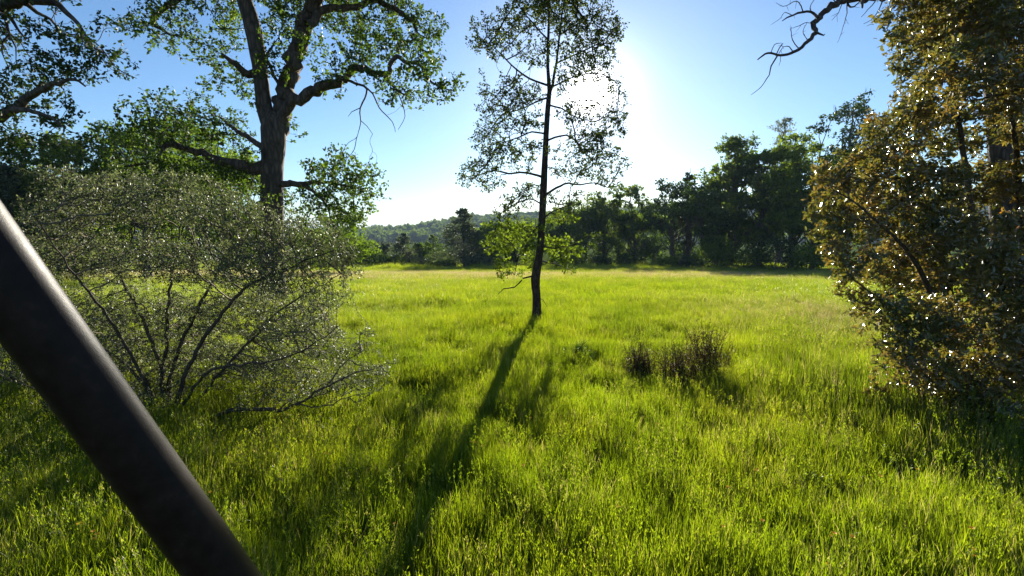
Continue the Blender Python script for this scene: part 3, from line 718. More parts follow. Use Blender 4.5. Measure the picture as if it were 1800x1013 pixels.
for (a, b, rx, ry) in [(1598, 30, 48, 40), (1660, 40, 60, 56), (1740, 50, 66, 60), (1810, 60, 60, 60), (1600, 95, 40, 34), (1690, 120, 66, 50), (1770, 150, 60, 50), (1630, 160, 46, 36), (1585, 210, 50, 32), (1550, 245, 44, 30), (1660, 215, 50, 34), (1690, 260, 40, 24), (1810, 220, 46, 40),
        (1490, 300, 46, 34), (1570, 300, 56, 40), (1640, 315, 56, 40), (1720, 330, 60, 36), (1800, 320, 50, 36), (1446, 335, 26, 30), (1480, 370, 52, 40), (1560, 380, 60, 46), (1650, 400, 60, 46), (1740, 410, 60, 46), (1820, 400, 50, 50), (1456, 420, 28, 34),
        (1500, 450, 46, 40), (1580, 470, 60, 44), (1670, 480, 60, 46), (1760, 500, 60, 50), (1480, 500, 26, 26), (1540, 540, 40, 34), (1620, 560, 56, 44), (1710, 570, 60, 46), (1800, 580, 50, 50), (1560, 590, 34, 28), (1600, 640, 46, 36), (1680, 650, 56, 40), (1770, 670, 56, 44), (1560, 650, 24, 28),
        (1640, 710, 46, 26), (1556, 680, 30, 30), (1600, 715, 40, 26), (1660, 755, 46, 22), (1550, 620, 26, 26), (1740, 775, 60, 22), (1830, 790, 60, 24), (1700, 700, 50, 40), (1780, 720, 50, 40), (1720, 730, 56, 28), (1800, 750, 56, 30), (1880, 100, 60, 70), (1890, 240, 60, 70), (1890, 400, 60, 70), (1890, 560, 60, 70), (1880, 700, 60, 50), (1620, -50, 60, 40), (1720, -60, 80, 50), (1830, -40, 80, 50), (1960, 300, 60, 90), (1960, 500, 60, 90)]:
    off = (a - 1740) * Y / F
    dep = (RNG.random() * 2 - 1) * math.sqrt(max(.1, 1.9 ** 2 - off * off)) * .75
    cl.append(px_clump(a, b, rx * 1.12, ry * 1.12, Y, dep))
for (a, b, rx, ry) in [(1630, 640, 60, 50), (1710, 660, 60, 50), (1790, 640, 60, 50), (1680, 560, 60, 50), (1770, 550, 60, 50), (1600, 560, 50, 46), (1740, 450, 60, 50), (1660, 720, 60, 40), (1760, 740, 60, 40)]:
    cl.append(px_clump(a, b, rx, ry, Y, -.9 - .4 * RNG.random(), thick=.4))
root = thing('shrub', (*at(1738, 755, Y)[:2], 0.0), 'tall dense shrub with glossy bronze and orange tinged leaves at the right edge', 'shrub', 'bushes')
print('shrub', shrub(root, S, cl, M['bark_grey'], M['leaf_shrub'], .060, 480, .062, .0022, .026, 10, .060, .42, True, .45, .07, 4.5, .2))

# ------------------------------------------------------------------ background trees
def bg_tree(px, Y, top, wpx, label, leafm, bark, kind='oak', n_leaf=7000, leaf=.40, trunk_w=None, crown_lo=.25, lumps=26, name='oak_tree', group='trees', cat='tree', gap=.0, X=None):
    n_leaf = int(n_leaf * (1.5 if kind == 'pine' else 1.2))
    b = at(px, 400, Y); gz = float(terrain(b[0], b[1])); b[2] = gz
    h = at(px, top, Y)[2] - gz
    w = wpx * Y / F * .5
    root = thing(name, tuple(b), label, cat, group)
    rt = trunk_w if trunk_w else max(.10, h * .022)
    lean = RNG.normal(size=2) * .03 * h
    tp = np.array([[b[0], b[1], gz - .2, rt * 1.5], [b[0], b[1], gz + .04 * h, rt * 1.1], [b[0] + lean[0] * .3, b[1] + lean[1] * .3, gz + .35 * h, rt * .85],
                   [b[0] + lean[0], b[1] + lean[1], gz + .7 * h, rt * .35], [b[0] + lean[0] * 1.3, b[1] + lean[1], gz + .96 * h, rt * .08]])
    tp = spline(tp, h * .05)
    tp[2:-1, :2] += RNG.normal(size=(len(tp) - 3, 2)) * rt * .25
    mb = MB(); tube(mb, tp[:, :3], tp[:, 3], 8, .06); part('trunk', mb.mesh('trunk', bark, True), root)
    def trunk_at(t):
        k = min(len(tp) - 1, max(0, int(t * (len(tp) - 1)))); return tp[k]
    lm = MB(); P_, D_, N_ = [], [], []
    if kind == 'pine':
        nb = lumps * 3
        for k in range(nb):
            t = crown_lo + (1 - crown_lo) * ((k + RNG.random()) / nb)
            env = w * (1 - t) ** .75 / (1 - crown_lo) ** .75 * (.65 + .5 * RNG.random()) + .03 * w
            a = RNG.random() * 6.283
            o = trunk_at(t)
            L_ = env
            pts = []
            for s in np.linspace(0, 1, 6):
                pts.append(o[:3] + np.array([math.cos(a) * L_ * s, math.sin(a) * L_ * s, L_ * (.30 * s - .28 * s * s) + .12 * L_ * s]))
            pts = np.array(pts)
            tube(lm, pts, np.linspace(.035, .008, 6) * h / 10, 3)
            m = max(20, int(n_leaf / nb * (.4 + 1.2 * (1 - t))))
            s = RNG.random(m) ** .6
            q = np.stack([np.interp(s, np.linspace(0, 1, 6), pts[:, j]) for j in range(3)], -1)
            q += RNG.normal(size=(m, 3)) * np.array([.13, .13, .11]) * (L_ * .8 + .35)
            P_.append(q); D_.append(unit(pts[-1] - pts[0]) + rand_unit(m) * .8); N_.append(rand_unit(m))
    else:
        cents = []
        tries = 0
        while len(cents) < lumps and tries < 4000:
            tries += 1
            u = rand_unit(1)[0] * RNG.random() ** (1 / 2.6)
            t = crown_lo + (1 - crown_lo) * (u[2] * .5 + .5)
            if kind == 'tall':
                rad = w * (1.05 - .75 * (t - crown_lo) / (1 - crown_lo)); c = np.array([u[0], u[1], 0]) * rad * 1.2
            else:
                c = np.array([u[0], u[1], 0]) * w
            lr = (w * .30 if kind != 'tall' else w * .26) * (.65 + .7 * RNG.random())
            zz = gz + h * t
            zz = min(zz, gz + h - lr * .6)
            o = trunk_at(min(.95, t))
            cc = np.array([b[0] + lean[0] * t + c[0], b[1] + lean[1] * t + c[1], zz])
            if any(np.linalg.norm(cc - p[0]) < .55 * lr for p in cents): continue
            cents.append((cc, lr))
        wsum = sum(l * l for _, l in cents)
        for cc, lr in cents:
            t = (cc[2] - gz) / h
            o = trunk_at(max(.15, t - .22 - .1 * RNG.random()))
            mid = (o[:3] + cc) * .5 + np.array([0, 0, -.04 * h]) + RNG.normal(size=3) * .03 * h
            pp = spline(np.array([o[:3], mid, cc]), h * .06); r0 = min(o[3] * .5, rt * .3)
            pp[1:-1] += RNG.normal(size=(len(pp) - 2, 3)) * .012 * h
            tube(lm, pp, np.linspace(r0, r0 * .2, len(pp)), 5)
            for _ in range(5):
                d = rand_unit(1)[0] * lr * .9; d[2] = abs(d[2])
                tube(lm, np.array([cc, cc + d * .5 + rand_unit(1)[0] * .1 * lr, cc + d]), np.array([r0 * .25, r0 * .16, r0 * .06]), 3)
            m = int(n_leaf * lr * lr / wsum)
            # tufts on the lump's shell, leaves round every tuft
            nt_ = max(6, m // 22)
            tc = cc + rand_unit(nt_) * (lr * (.45 + .65 * RNG.random((nt_, 1)))) * np.array([1.1, 1.1, .62])
            k = RNG.integers(0, nt_, m)
            q = tc[k] + RNG.normal(size=(m, 3)) * lr * np.array([.17, .17, .10])
            P_.append(q); D_.append(rand_unit(m)); N_.append(rand_unit(m) + np.array([0, 0, .8]))
    part('limbs', lm.mesh('limbs', bark, True), root)
    P_, D_, N_ = np.concatenate(P_), np.concatenate(D_), np.concatenate(N_)
    n = len(P_)
    ok = P_[:, 2] > gz + .05
    P_, D_, N_ = P_[ok], D_[ok], N_[ok]; n = len(P_)
    Ln = leaf * (.6 + .8 * RNG.random(n))
    cm = MB(); leaves(cm, P_, D_, N_, Ln, Ln * (.50 if kind == 'pine' else .62))
    part('crown', cm.mesh('crown', leafm), root)
    return root

def bg_shrub(px, Y, top, wpx, label, leafm, n=2600, leaf=.25, name='shrub'):
    b = at(px, 400, Y); gz = float(terrain(b[0], b[1])); b[2] = gz
    h = at(px, top, Y)[2] - gz; w = wpx * Y / F * .5
    root = thing(name, tuple(b), label, 'shrub', 'bushes')
    sm = MB(); P_ = []
    for k in range(14):
        a = RNG.random() * 6.283; r = math.sqrt(RNG.random()) * .75
        c = b + np.array([math.cos(a) * w * r, math.sin(a) * w * r, h * (.30 + .5 * RNG.random()) * (1.05 - .5 * r)])
        tube(sm, np.array([b + np.array([0, 0, -.1]), (b + c) / 2 + RNG.normal(size=3) * .06 * w, c]), np.array([.05, .035, .012]), 4)
        m = n // 14
        lr = w * .42 * (.7 + .6 * RNG.random())
        tc = c + rand_unit(30) * lr * (.5 + .6 * RNG.random((30, 1))) * np.array([1, 1, min(1.0, h / (2 * w) + .25)])
        P_.append(tc[RNG.integers(0, 30, m)] + RNG.normal(size=(m, 3)) * lr * .14)
    part('stems', sm.mesh('stems', M['bark_grey'], True), root)
    P_ = np.concatenate(P_); P_ = P_[P_[:, 2] > gz + .02]; n = len(P_)
    Ln = leaf * (.6 + .8 * RNG.random(n)); cm = MB()
    leaves(cm, P_, rand_unit(n), rand_unit(n) + np.array([0, 0, .7]), Ln, Ln * .6)
    part('foliage', cm.mesh('foliage', leafm), root)

# right-hand wood
T = bg_tree
T(1004, 96, 352, 92, 'dark rounded oak just right of the lone young oak trunk', M['leaf_dark'], M['bark'], n_leaf=8000)
T(1062, 98, 326, 110, 'broad dark oak of the far wood directly under the sun', M['leaf_dark'], M['bark'], n_leaf=9000, crown_lo=.2)
T(1118, 96, 322, 84, 'dark oak between the broad oak and the one with the bare trunk', M['leaf_dark'], M['bark'], n_leaf=7000)
T(1183, 84, 318, 118, 'oak at the wood edge with a clear dark trunk and spreading limbs', M['leaf_live'], M['bark'], n_leaf=6000, crown_lo=.42, lumps=22, trunk_w=.42)
T(1213, 88, 288, 44, 'thin dark dead-topped tree rising above its neighbours left of the tall one', M['leaf_live'], M['bark'], kind='tall', n_leaf=4200, lumps=40, crown_lo=.2)
T(1236, 74, 334, 96, 'mid-green oak in front of the tall dark tree', M['leaf_oak'], M['bark'], n_leaf=8000, crown_lo=.12)
T(1288, 78, 226, 128, 'tall dark tree with ragged layered top, highest of the far wood', M['leaf_dark'], M['bark'], kind='tall', n_leaf=12000, lumps=56, crown_lo=.12)
T(1338, 74, 258, 116, 'dense dark live oak between the tall tree and the yellow-green oak', M['leaf_dark'], M['bark'], n_leaf=9000, crown_lo=.08)
T(1394, 72, 236, 140, 'yellow-green sunlit oak crown high beside the glossy shrub', M['leaf_yellow'], M['bark'], n_leaf=11000, crown_lo=.35, lumps=30)
T(1372, 104, 200, 86, 'pale silvery tree top standing behind the yellow-green oak', M['leaf_pale'], M['bark_grey'], kind='tall', n_leaf=9000, lumps=36, crown_lo=.3, leaf=.28)
T(1474, 78, 164, 130, 'sparse open-branched dark tree above the yellow-green oak', M['leaf_live'], M['bark'], n_leaf=5600, lumps=40, crown_lo=.35)
T(1432, 66, 290, 130, 'very dark dense oak half hidden behind the glossy shrub', M['leaf_dark'], M['bark'], n_leaf=9000, crown_lo=.05)
T(1150, 130, 352, 90, 'pale green tree seen through the gap behind the bare-trunked oak', M['leaf_bright'], M['bark'], n_leaf=5000, crown_lo=.1)
T(1030, 135, 350, 120, 'shaded tree deep in the wood behind the broad dark oak', M['leaf_dark'], M['bark'], n_leaf=5000, crown_lo=.05)
T(940, 130, 378, 110, 'low dark tree behind the trunk of the young oak', M['leaf_dark'], M['bark'], n_leaf=5000, crown_lo=.05)
T(868, 84, 384, 86, 'bright green leafy oak right of the tall grey pine', M['leaf_bright'], M['bark'], n_leaf=7000, crown_lo=.15)
T(906, 100, 392, 80, 'mid-green oak at the meadow edge left of the young oak trunk', M['leaf_oak'], M['bark'], n_leaf=6000, crown_lo=.1)
T(815, 82, 362, 118, 'tall grey-green pine with pointed top at the meadow edge', M['leaf_pine'], M['bark_grey'], kind='pine', n_leaf=9000, name='pine_tree', lumps=44, crown_lo=.05, leaf=.30)
T(708, 84, 408, 74, 'small rounded grey pine near the left end of the far hill', M['leaf_pine'], M['bark_grey'], kind='pine', n_leaf=4500, name='pine_tree', lumps=18, crown_lo=.06, leaf=.24)
T(764, 88, 410, 64, 'narrow green pine between the two grey pines', M['leaf_oak'], M['bark_grey'], kind='pine', n_leaf=4000, name='pine_tree', lumps=18, crown_lo=.06, leaf=.22)
T(740, 92, 430, 50, 'low green tree squeezed between the small pines', M['leaf_oak'], M['bark'], n_leaf=3500, crown_lo=.05)
T(668, 104, 424, 60, 'grey-green tree in front of the far hill by the bright bush', M['leaf_pine'], M['bark_grey'], n_leaf=4000, crown_lo=.08)
T(610, 80, 408, 80, 'dull green pine behind the tips of the left bush', M['leaf_pine'], M['bark_grey'], kind='pine', n_leaf=5000, name='pine_tree', crown_lo=.05)
T(985, 112, 362, 90, 'mid-green tree filling the wood just right of the young oak', M['leaf_dark'], M['bark'], n_leaf=6000, crown_lo=.05)
T(1088, 114, 348, 90, 'shaded tree filling the gap right of the broad dark oak', M['leaf_dark'], M['bark'], n_leaf=6000, crown_lo=.05)
T(1128, 118, 370, 80, 'low shaded tree left of the bare-trunked oak', M['leaf_oak'], M['bark'], n_leaf=5000, crown_lo=.04)
T(1212, 110, 356, 90, 'green tree behind the bare-trunked oak on its right', M['leaf_oak'], M['bark'], n_leaf=6000, crown_lo=.04)
T(1262, 100, 300, 90, 'tree packed behind the left flank of the tall dark tree', M['leaf_dark'], M['bark'], n_leaf=6000, crown_lo=.04)
# left-hand wood
T(335, 42, 166, 230, 'large leafy oak behind the broken limb of the forked oak', M['leaf_bright'], M['bark'], n_leaf=9000, leaf=.25, lumps=34, crown_lo=.30)
T(200, 40, 222, 190, 'dark oak between the corner branches and the large leafy oak', M['leaf_dark'], M['bark'], n_leaf=9000, leaf=.25, lumps=32, crown_lo=.1)
T(95, 38, 238, 160, 'blackish-green oak below the hanging corner branches', M['leaf_live'], M['bark'], n_leaf=9000, leaf=.25, lumps=28, crown_lo=.08)
T(20, 30, 280, 120, 'grey-green pine at the left edge behind the slanting pole', M['leaf_pine'], M['bark_grey'], kind='pine', n_leaf=7000, leaf=.25, name='pine_tree', lumps=24, crown_lo=.05)
T(425, 62, 366, 120, 'low oak seen under the forked oak behind the bush', M['leaf_oak'], M['bark'], n_leaf=6000, leaf=.25, crown_lo=.05)
T(545, 66, 402, 100, 'low bright oak right of the forked trunk behind the bush', M['leaf_bright'], M['bark'], n_leaf=6000, leaf=.25, crown_lo=.05)
T(280, 52, 300, 150, 'shaded green oak behind the middle of the bush', M['leaf_oak'], M['bark'], n_leaf=7000, leaf=.25, crown_lo=.05)
T(150, 60, 300, 160, 'shaded oak filling the gap behind the bush top', M['leaf_dark'], M['bark'], n_leaf=7000, leaf=.2, crown_lo=.05)
T(255, 34, 206, 180, 'bright leafy oak left of the broken limb stub', M['leaf_bright'], M['bark'], n_leaf=11000, leaf=.20, lumps=36, crown_lo=.15)
T(130, 33, 232, 150, 'dull green oak behind the upright shoots of the bush', M['leaf_dark'], M['bark'], n_leaf=9000, leaf=.20, lumps=30, crown_lo=.1)
T(392, 37, 226, 150, 'sunlit oak close behind the left side of the forked trunk', M['leaf_bright'], M['bark'], n_leaf=9000, leaf=.20, lumps=32, crown_lo=.25)
T(600, 48, 352, 110, 'bright oak under the lowest right branches of the forked oak', M['leaf_bright'], M['bark'], n_leaf=6000, leaf=.22, lumps=26, crown_lo=.1)
T(40, 36, 250, 150, 'dim green oak under the corner branches at the left edge', M['leaf_oak'], M['bark'], n_leaf=9000, leaf=.20, lumps=30, crown_lo=.1)
# low growth at the foot of the woods
Sb = bg_shrub
Sb(642, 78, 434, 74, 'bright green shrub at the far left end of the meadow', M['leaf_bright'], n=4000)
Sb(1180, 76, 446, 62, 'yellow-green shrub in front of the bare-trunked oak', M['leaf_yellow'])
Sb(1216, 70, 444, 46, 'round grey-green shrub right of the yellow-green one', M['leaf_pine'])
Sb(1258, 68, 420, 80, 'dark shrub at the foot of the tall dark tree', M['leaf_dark'])
Sb(1312, 66, 412, 90, 'dark shrub with pale tips under the dense live oak', M['leaf_dark'])
Sb(1370, 64, 404, 90, 'dark shrub under the yellow-green oak', M['leaf_live'])
Sb(1424, 58, 410, 80, 'grey-green shrub beside the left edge of the glossy shrub', M['leaf_dark'])
Sb(1050, 90, 448, 60, 'low dark shrub under the broad dark oak', M['leaf_live'])
Sb(1110, 92, 440, 60, 'low black-green shrub left of the bare-trunked oak', M['leaf_live'])
Sb(1000, 90, 446, 60, 'low dark shrub right of the young oak trunk', M['leaf_dark'])
Sb(1058, 80, 466, 24, 'small pale green shrub glowing before the dark wood', M['leaf_bright'], n=900)
Sb(838, 76, 446, 50, 'grey shrub at the foot of the tall grey pine', M['leaf_pine'])
Sb(730, 80, 452, 60, 'grey shrub between the small pines and the meadow', M['leaf_pine'])
Sb(780, 80, 456, 50, 'low green shrub left of the tall grey pine', M['leaf_oak'])
Sb(690, 80, 450, 40, 'dark shrub right of the bright green shrub', M['leaf_dark'])

# ------------------------------------------------------------------ instanced growth (grass, far forest): one object each
SRC = bpy.data.collections.new("sources")     # not part of the scene: only the source meshes
def scatter(name, label, points, scale, rot, index, sources, extra=None):
    me = bpy.data.meshes.new(name)
    me.vertices.add(len(points)); me.vertices.foreach_set("co", np.asarray(points, np.float32).ravel())
    def attr(n, t, v, f):
        a = me.attributes.new(n, t, 'POINT'); a.data.foreach_set(f, np.asarray(v).ravel())
    attr("scl", 'FLOAT_VECTOR', np.asarray(scale, np.float32), "vector")
    attr("rot", 'FLOAT_VECTOR', np.asarray(rot, np.float32), "vector")
    attr("idx", 'INT', np.asarray(index, np.int32), "value")
    if extra is not None: attr("dry", 'FLOAT', np.asarray(extra, np.float32), "value")
    o = link(bpy.data.objects.new(name, me))
    tag(o, label, kind='stuff')
    col = bpy.data.collections.new(name + "_sources")
    for k, m in enumerate(sources):
        s = bpy.data.objects.new("%s_source_%02d" % (name, k), m); col.objects.link(s)
    ng = bpy.data.node_groups.new(name, 'GeometryNodeTree')
    ng.interface.new_socket("Geometry", in_out='INPUT', socket_type='NodeSocketGeometry')
    ng.interface.new_socket("Geometry", in_out='OUTPUT', socket_type='NodeSocketGeometry')
    N, Lk = ng.nodes.new, ng.links.new
    gi, go = N('NodeGroupInput'), N('NodeGroupOutput')
    ci = N('GeometryNodeCollectionInfo'); ci.inputs['Collection'].default_value = col
    ci.inputs['Separate Children'].default_value = True; ci.inputs['Reset Children'].default_value = True
    ip = N('GeometryNodeInstanceOnPoints')
    def na(n, t):
        x = N('GeometryNodeInputNamedAttribute'); x.data_type = t; x.inputs['Name'].default_value = n
        return [s for s in x.outputs if s.enabled][0]
    Lk(gi.outputs[0], ip.inputs['Points']); Lk(ci.outputs[0], ip.inputs['Instance'])
    ip.inputs['Pick Instance'].default_value = True
    Lk(na("idx", 'INT'), ip.inputs['Instance Index']); Lk(na("rot", 'FLOAT_VECTOR'), ip.inputs['Rotation']); Lk(na("scl", 'FLOAT_VECTOR'), ip.inputs['Scale'])
    Lk(ip.outputs[0], go.inputs[0])
    md = o.modifiers.new("scatter", 'NODES'); md.node_group = ng
    return o

def blades(mb, n, rad, hmin, hmax, wid, lean, seg=2):
    a = RNG.random(n) * 6.283; r = rad * np.sqrt(RNG.random(n))
    b = np.stack([np.cos(a) * r, np.sin(a) * r, np.zeros(n) - .02], -1)
    h = hmin + (hmax - hmin) * RNG.random(n) ** 1.3
    th = RNG.random(n) * 6.283
    ld = np.stack([np.cos(th), np.sin(th), np.zeros(n)], -1) * (lean * (.3 + RNG.random(n)) * h)[:, None]
    f = RNG.random(n) * 6.283
    s = np.stack([np.cos(f), np.sin(f), np.zeros(n)], -1) * (wid * (.6 + .8 * RNG.random(n)))[:, None] * .5
    up = np.stack([np.zeros(n), np.zeros(n), h], -1)
    m1 = b + up * .5 + ld * .22; m2 = b + up * .82 + ld * .62; tp = b + up * 1.0 + ld * 1.1
    V = np.stack([b - s, b + s, m1 - s * .9, m1 + s * .9, m2 - s * .6, m2 + s * .6, tp], 1).reshape(-1, 3)
    i = np.arange(n)[:, None] * 7
    mb.add(V, [np.concatenate([i + np.array([0, 1, 3, 2]), i + np.array([2, 3, 5, 4])]), i + np.array([4, 5, 6])])
    return tp

def seed_heads(mb, n, rad, h0, h1):
    """flowering stems: thin stalk with a loose spikelet head"""
    for _ in range(n):
        a, r = RNG.random() * 6.283, rad * math.sqrt(RNG.random())
        b = np.array([math.cos(a) * r, math.sin(a) * r, -.02]); h = h0 + (h1 - h0) * RNG.random()
        l = RNG.normal(size=3) * .10 * h; l[2] = 0
        t = b + np.array([0, 0, h]) + l
        tube(mb, np.array([b, b + (t - b) * .5 - l * .12, t]), np.array([.0013, .0011, .0008]), 3)
        k = 12
        q = t + (b - t) * (RNG.random((k, 1)) * .24) + RNG.normal(size=(k, 3)) * .007
        leaves(mb, q, rand_unit(k) * .6 + unit(t - b), rand_unit(k), .022 * (.7 + .6 * RNG.random(k)), np.full(k, .006))

near = []
for k in range(6):
    mb = MB(); blades(mb, 62, .13, .12, .33, .0046, .20); near.append(mb.mesh('grass_tuft', M['grass']))
for k in range(2):
    mb = MB(); blades(mb, 34, .13, .14, .30, .0045, .24); seed_heads(mb, 5, .11, .32, .50); near.append(mb.mesh('grass_tuft', M['grass']))
for k in range(2):                                # broader-leaved weeds
    mb = MB(); blades(mb, 9, .08, .10, .24, .010, .6); blades(mb, 34, .12, .14, .30, .0046, .22); near.append(mb.mesh('grass_tuft', M['grass']))
far = []
for k in range(5):
    mb = MB(); blades(mb, 60, .42, .14, .36, .016, .35); far.append(mb.mesh('grass_tuft', M['grass']))
mb = MB(); blades(mb, 40, .40, .14, .32, .014, .35); seed_heads(mb, 14, .38, .34, .50); far.append(mb.mesh('grass_tuft', M['grass']))
NN = len(near)

gp, gs, gr, gi_, gd = [], [], [], [], []
def grass_zone(y0, y1, dens, marg, kind):
    A = (y1 - y0) * (1.06 * (y0 + y1) + 2 * marg)
    n = int(A * dens)
    y = y0 + (y1 - y0) * RNG.random(n * 2); hw = 1.06 * y + marg
    x = (RNG.random(n * 2) * 2 - 1) * (1.06 * y1 + marg)
    ok = np.abs(x) < hw
    x, y = x[ok], y[ok]
    # uneven sward: hollows where growth is short, mounds where it is lush
    f = vnoise(x * .9 + 31, y * .9) * .55 + vnoise(x * .33, y * .33 + 17) * .45
    f2 = vnoise(x * 2.3 + 5, y * 2.3 + 40)
    hgt = .55 + .75 * f + .35 * (f2 - .5)
    thin = np.clip((f2 * .5 + f * .5 - .22) * 6, .25, 1)
    keep = RNG.random(len(x)) < thin
    x, y, hgt, f = x[keep], y[keep], hgt[keep], f[keep]
    n = len(x)
    z = terrain(x, y)
    dry = .42 * np.exp(-((y - 44) / 9) ** 2) * (.4 + 1.2 * vnoise(x * .12 + 50, y * .3)) + .30 * np.exp(-(((x - 7.8) / 3.2) ** 2 + ((y - 13.5) / 5) ** 2)) + .13 * vnoise(x * .21 + 11, y * .21 + 3)
    foot = np.exp(-(((x - 4.5) / 1.0) ** 2 + ((y - 6.9) / 1.8) ** 2)) + .8 * np.exp(-(((x - 5.6) / 1.3) ** 2 + ((y - 4.9) / .6) ** 2))
    hgt = hgt * (1 + 1.4 * np.clip(foot, 0, 1)) * (1 + np.clip((y - 58) / 10, 0, 1) * 2.2 * vnoise(x * .25 + 61, y * .25) ** 2)
    sc = np.stack([.85 + .3 * RNG.random(n)] * 2 + [hgt * (.85 + .3 * RNG.random(n))], -1)
    if kind == 'near':
        sc[:, :2] *= 1.0
        seeds = vnoise(x * .5 + 90, y * .5) + .45 * np.exp(-(((x - 7.0) / 3.5) ** 2 + ((y - 12) / 6) ** 2))
        u = RNG.random(n)
        ix = RNG.integers(0, 6, n)
        ix = np.where(u < .16 + .40 * np.clip(seeds - .5, 0, 1), 6 + RNG.integers(0, 2, n), ix)
        ix = np.where(u > .93, 8 + RNG.integers(0, 2, n), ix)
    else:
        ix = NN + RNG.integers(0, 6, n)
    gp.append(np.stack([x, y, z], -1)); gs.append(sc)
    gr.append(np.stack([RNG.normal(size=n) * .10, RNG.normal(size=n) * .10, RNG.random(n) * 6.283], -1)); gi_.append(ix); gd.append(dry)
grass_zone(.5, 5, 90, 5, 'near')
grass_zone(5, 10, 72, 5, 'near')
grass_zone(10, 18, 42, 6, 'near')
grass_zone(16, 34, 12, 10, 'far')
grass_zone(34, 62, 6.5, 10, 'far')
grass_zone(62, 110, 2.0, 12, 'far')
gp, gs, gr, gi_, gd = [np.concatenate(a) for a in (gp, gs, gr, gi_, gd)]
print('grass tufts', len(gp))
scatter('meadow_grass', 'tall sunlit yellow-green grass covering the whole meadow', gp, gs, gr, gi_, near + far, gd)

# far wooded hill
crowns = []
for k in range(6):
    mb = MB()
    for j in range(9):
        c = RNG.normal(size=3) * np.array([.9, .9, .6]) * 1.6 + np.array([0, 0, 4.5])
        n = 110
        q = c + rand_unit(n) * (1.7 * (.5 + .5 * RNG.random((n, 1)))) * np.array([1, 1, .8])
        leaves(mb, q, rand_unit(n), rand_unit(n) + np.array([0, 0, .8]), np.full(n, .9), np.full(n, .6))
    tube(mb, np.array([[0, 0, -1], [0, 0, 2], [.2, 0, 5]]), np.array([.3, .25, .1]), 5)
    crowns.append(mb.mesh('far_tree_crown', M['leaf_dark']))
n = 9000
x = -520 + 1500 * RNG.random(n); y = 560 + 380 * RNG.random(n)
z = terrain(x, y)
sc = (.8 + .9 * RNG.random(n) ** 2)
scatter('far_forest', 'hazy blue-green forest covering the distant hill', np.stack([x, y, z], -1), np.stack([sc, sc, sc * (.8 + .5 * RNG.random(n))], -1), np.stack([np.zeros(n), np.zeros(n), RNG.random(n) * 6.28], -1), RNG.integers(0, 6, n), crowns)

# ------------------------------------------------------------------ dark weed clumps in the grass
M['dock'] = leaf_mat('brown_seed_stalk', [(0, (.034, .024, .014)), (.6, (.066, .046, .026)), (1, (.12, .085, .045))], trans=(1.1, 1.0, .6), tw=.25)
M['weed'] = leaf_mat('dark_weed_leaf', [(0, (.03, .06, .01)), (1, (.07, .12, .016))], tw=.35)
def weed(px, py, label, hgt, rad, brown, n=60, name='weed_clump'):
    Yw = (H - .15) * F / (py - 410)
    b = at(px, py, Yw); b[2] = float(terrain(b[0], b[1]))
    root = thing(name, tuple(b), label, 'weed', 'dark weed clumps in the meadow')
    st, lf = MB(), MB()
    for k in range(n):
        a, r = RNG.random() * 6.283, rad * abs(RNG.normal()) * .9
        p = b + np.array([math.cos(a) * r, math.sin(a) * r, -.03]); h = hgt * (.4 + .65 * RNG.random()) * math.exp(-.35 * r / rad)
        l = RNG.normal(size=3) * .17 * h; l[2] = 0
        t = p + np.array([0, 0, h]) + l
        tube(st, np.array([p, (p + t) / 2 - l * .1, t]), np.array([.004, .003, .002]), 3)
        m = 34
        s = RNG.random((m, 1)); s = s * .75 if brown else .5 * s
        q = t + (p - t) * s + RNG.normal(size=(m, 3)) * .022
        leaves(lf, q, rand_unit(m) + unit(t - p) * .8, rand_unit(m), (.035 if brown else .055) * (.6 + .8 * RNG.random(m)), np.full(m, .009 if brown else .008))
    part('stalks', st.mesh('stalks', M['dock'], True), root)
    part('seed_heads' if brown else 'leaves', lf.mesh('seed_heads', M['dock'] if brown else M['weed']), root)
weed(1126, 650, 'smaller dark brown clump of dry seed stalks in the bright grass', .72, .19, True, 120)
weed(1192, 668, 'tall dark brown seed stalks, left of the widest brown clump', .92, .22, True, 120)
weed(1240, 655, 'widest dark brown clump of dry seed stalks in the grass', .98, .27, True, 160)
weed(1016, 625, 'dark green weed clump right of the young oak shadow', .40, .26, False, 60)
weed(1178, 872, 'low dark leaves added in place of a dark hollow in the grass near the bottom centre', .26, .16, False, 26)  # leaf clump added where the grass only has a dark hollow
weed(905, 560, 'small dark sprig left of the young oak foot', .38, .08, False, 7)

# ------------------------------------------------------------------ small orange flowers
M['petal'] = leaf_mat('orange_petal', [(0, (.80, .36, .03)), (1, (.85, .58, .06))], trans=(1, .9, .5), tw=.35)
M['stalk'] = leaf_mat('flower_stalk', [(0, (.05, .09, .015)), (1, (.08, .13, .02))], tw=.3)
fs = MB(); tube(fs, np.array([[0, 0, -.02], [.01, .005, .18], [.0, .012, .36]]), np.array([.0022, .0018, .0014]), 4)
leaves(fs, np.array([[0, 0, .08], [.005, 0, .15]]), np.array([[.6, .2, .6], [-.6, .1, .6]]), np.array([[0, 0, 1.], [0, 0, 1.]]), np.array([.07, .06]), np.array([.012, .012]))
fs = fs.mesh('stalk', M['stalk'], True)
fm = MB(); a = np.arange(6) * 2 * np.pi / 6
leaves(fm, np.tile([[0, .012, .36]], (6, 1)), np.stack([np.cos(a), np.sin(a), np.full(6, .55)], -1), np.tile([[0, 0, 1.]], (6, 1)), np.full(6, .020), np.full(6, .014), True)
fm = fm.mesh('bloom', M['petal'])
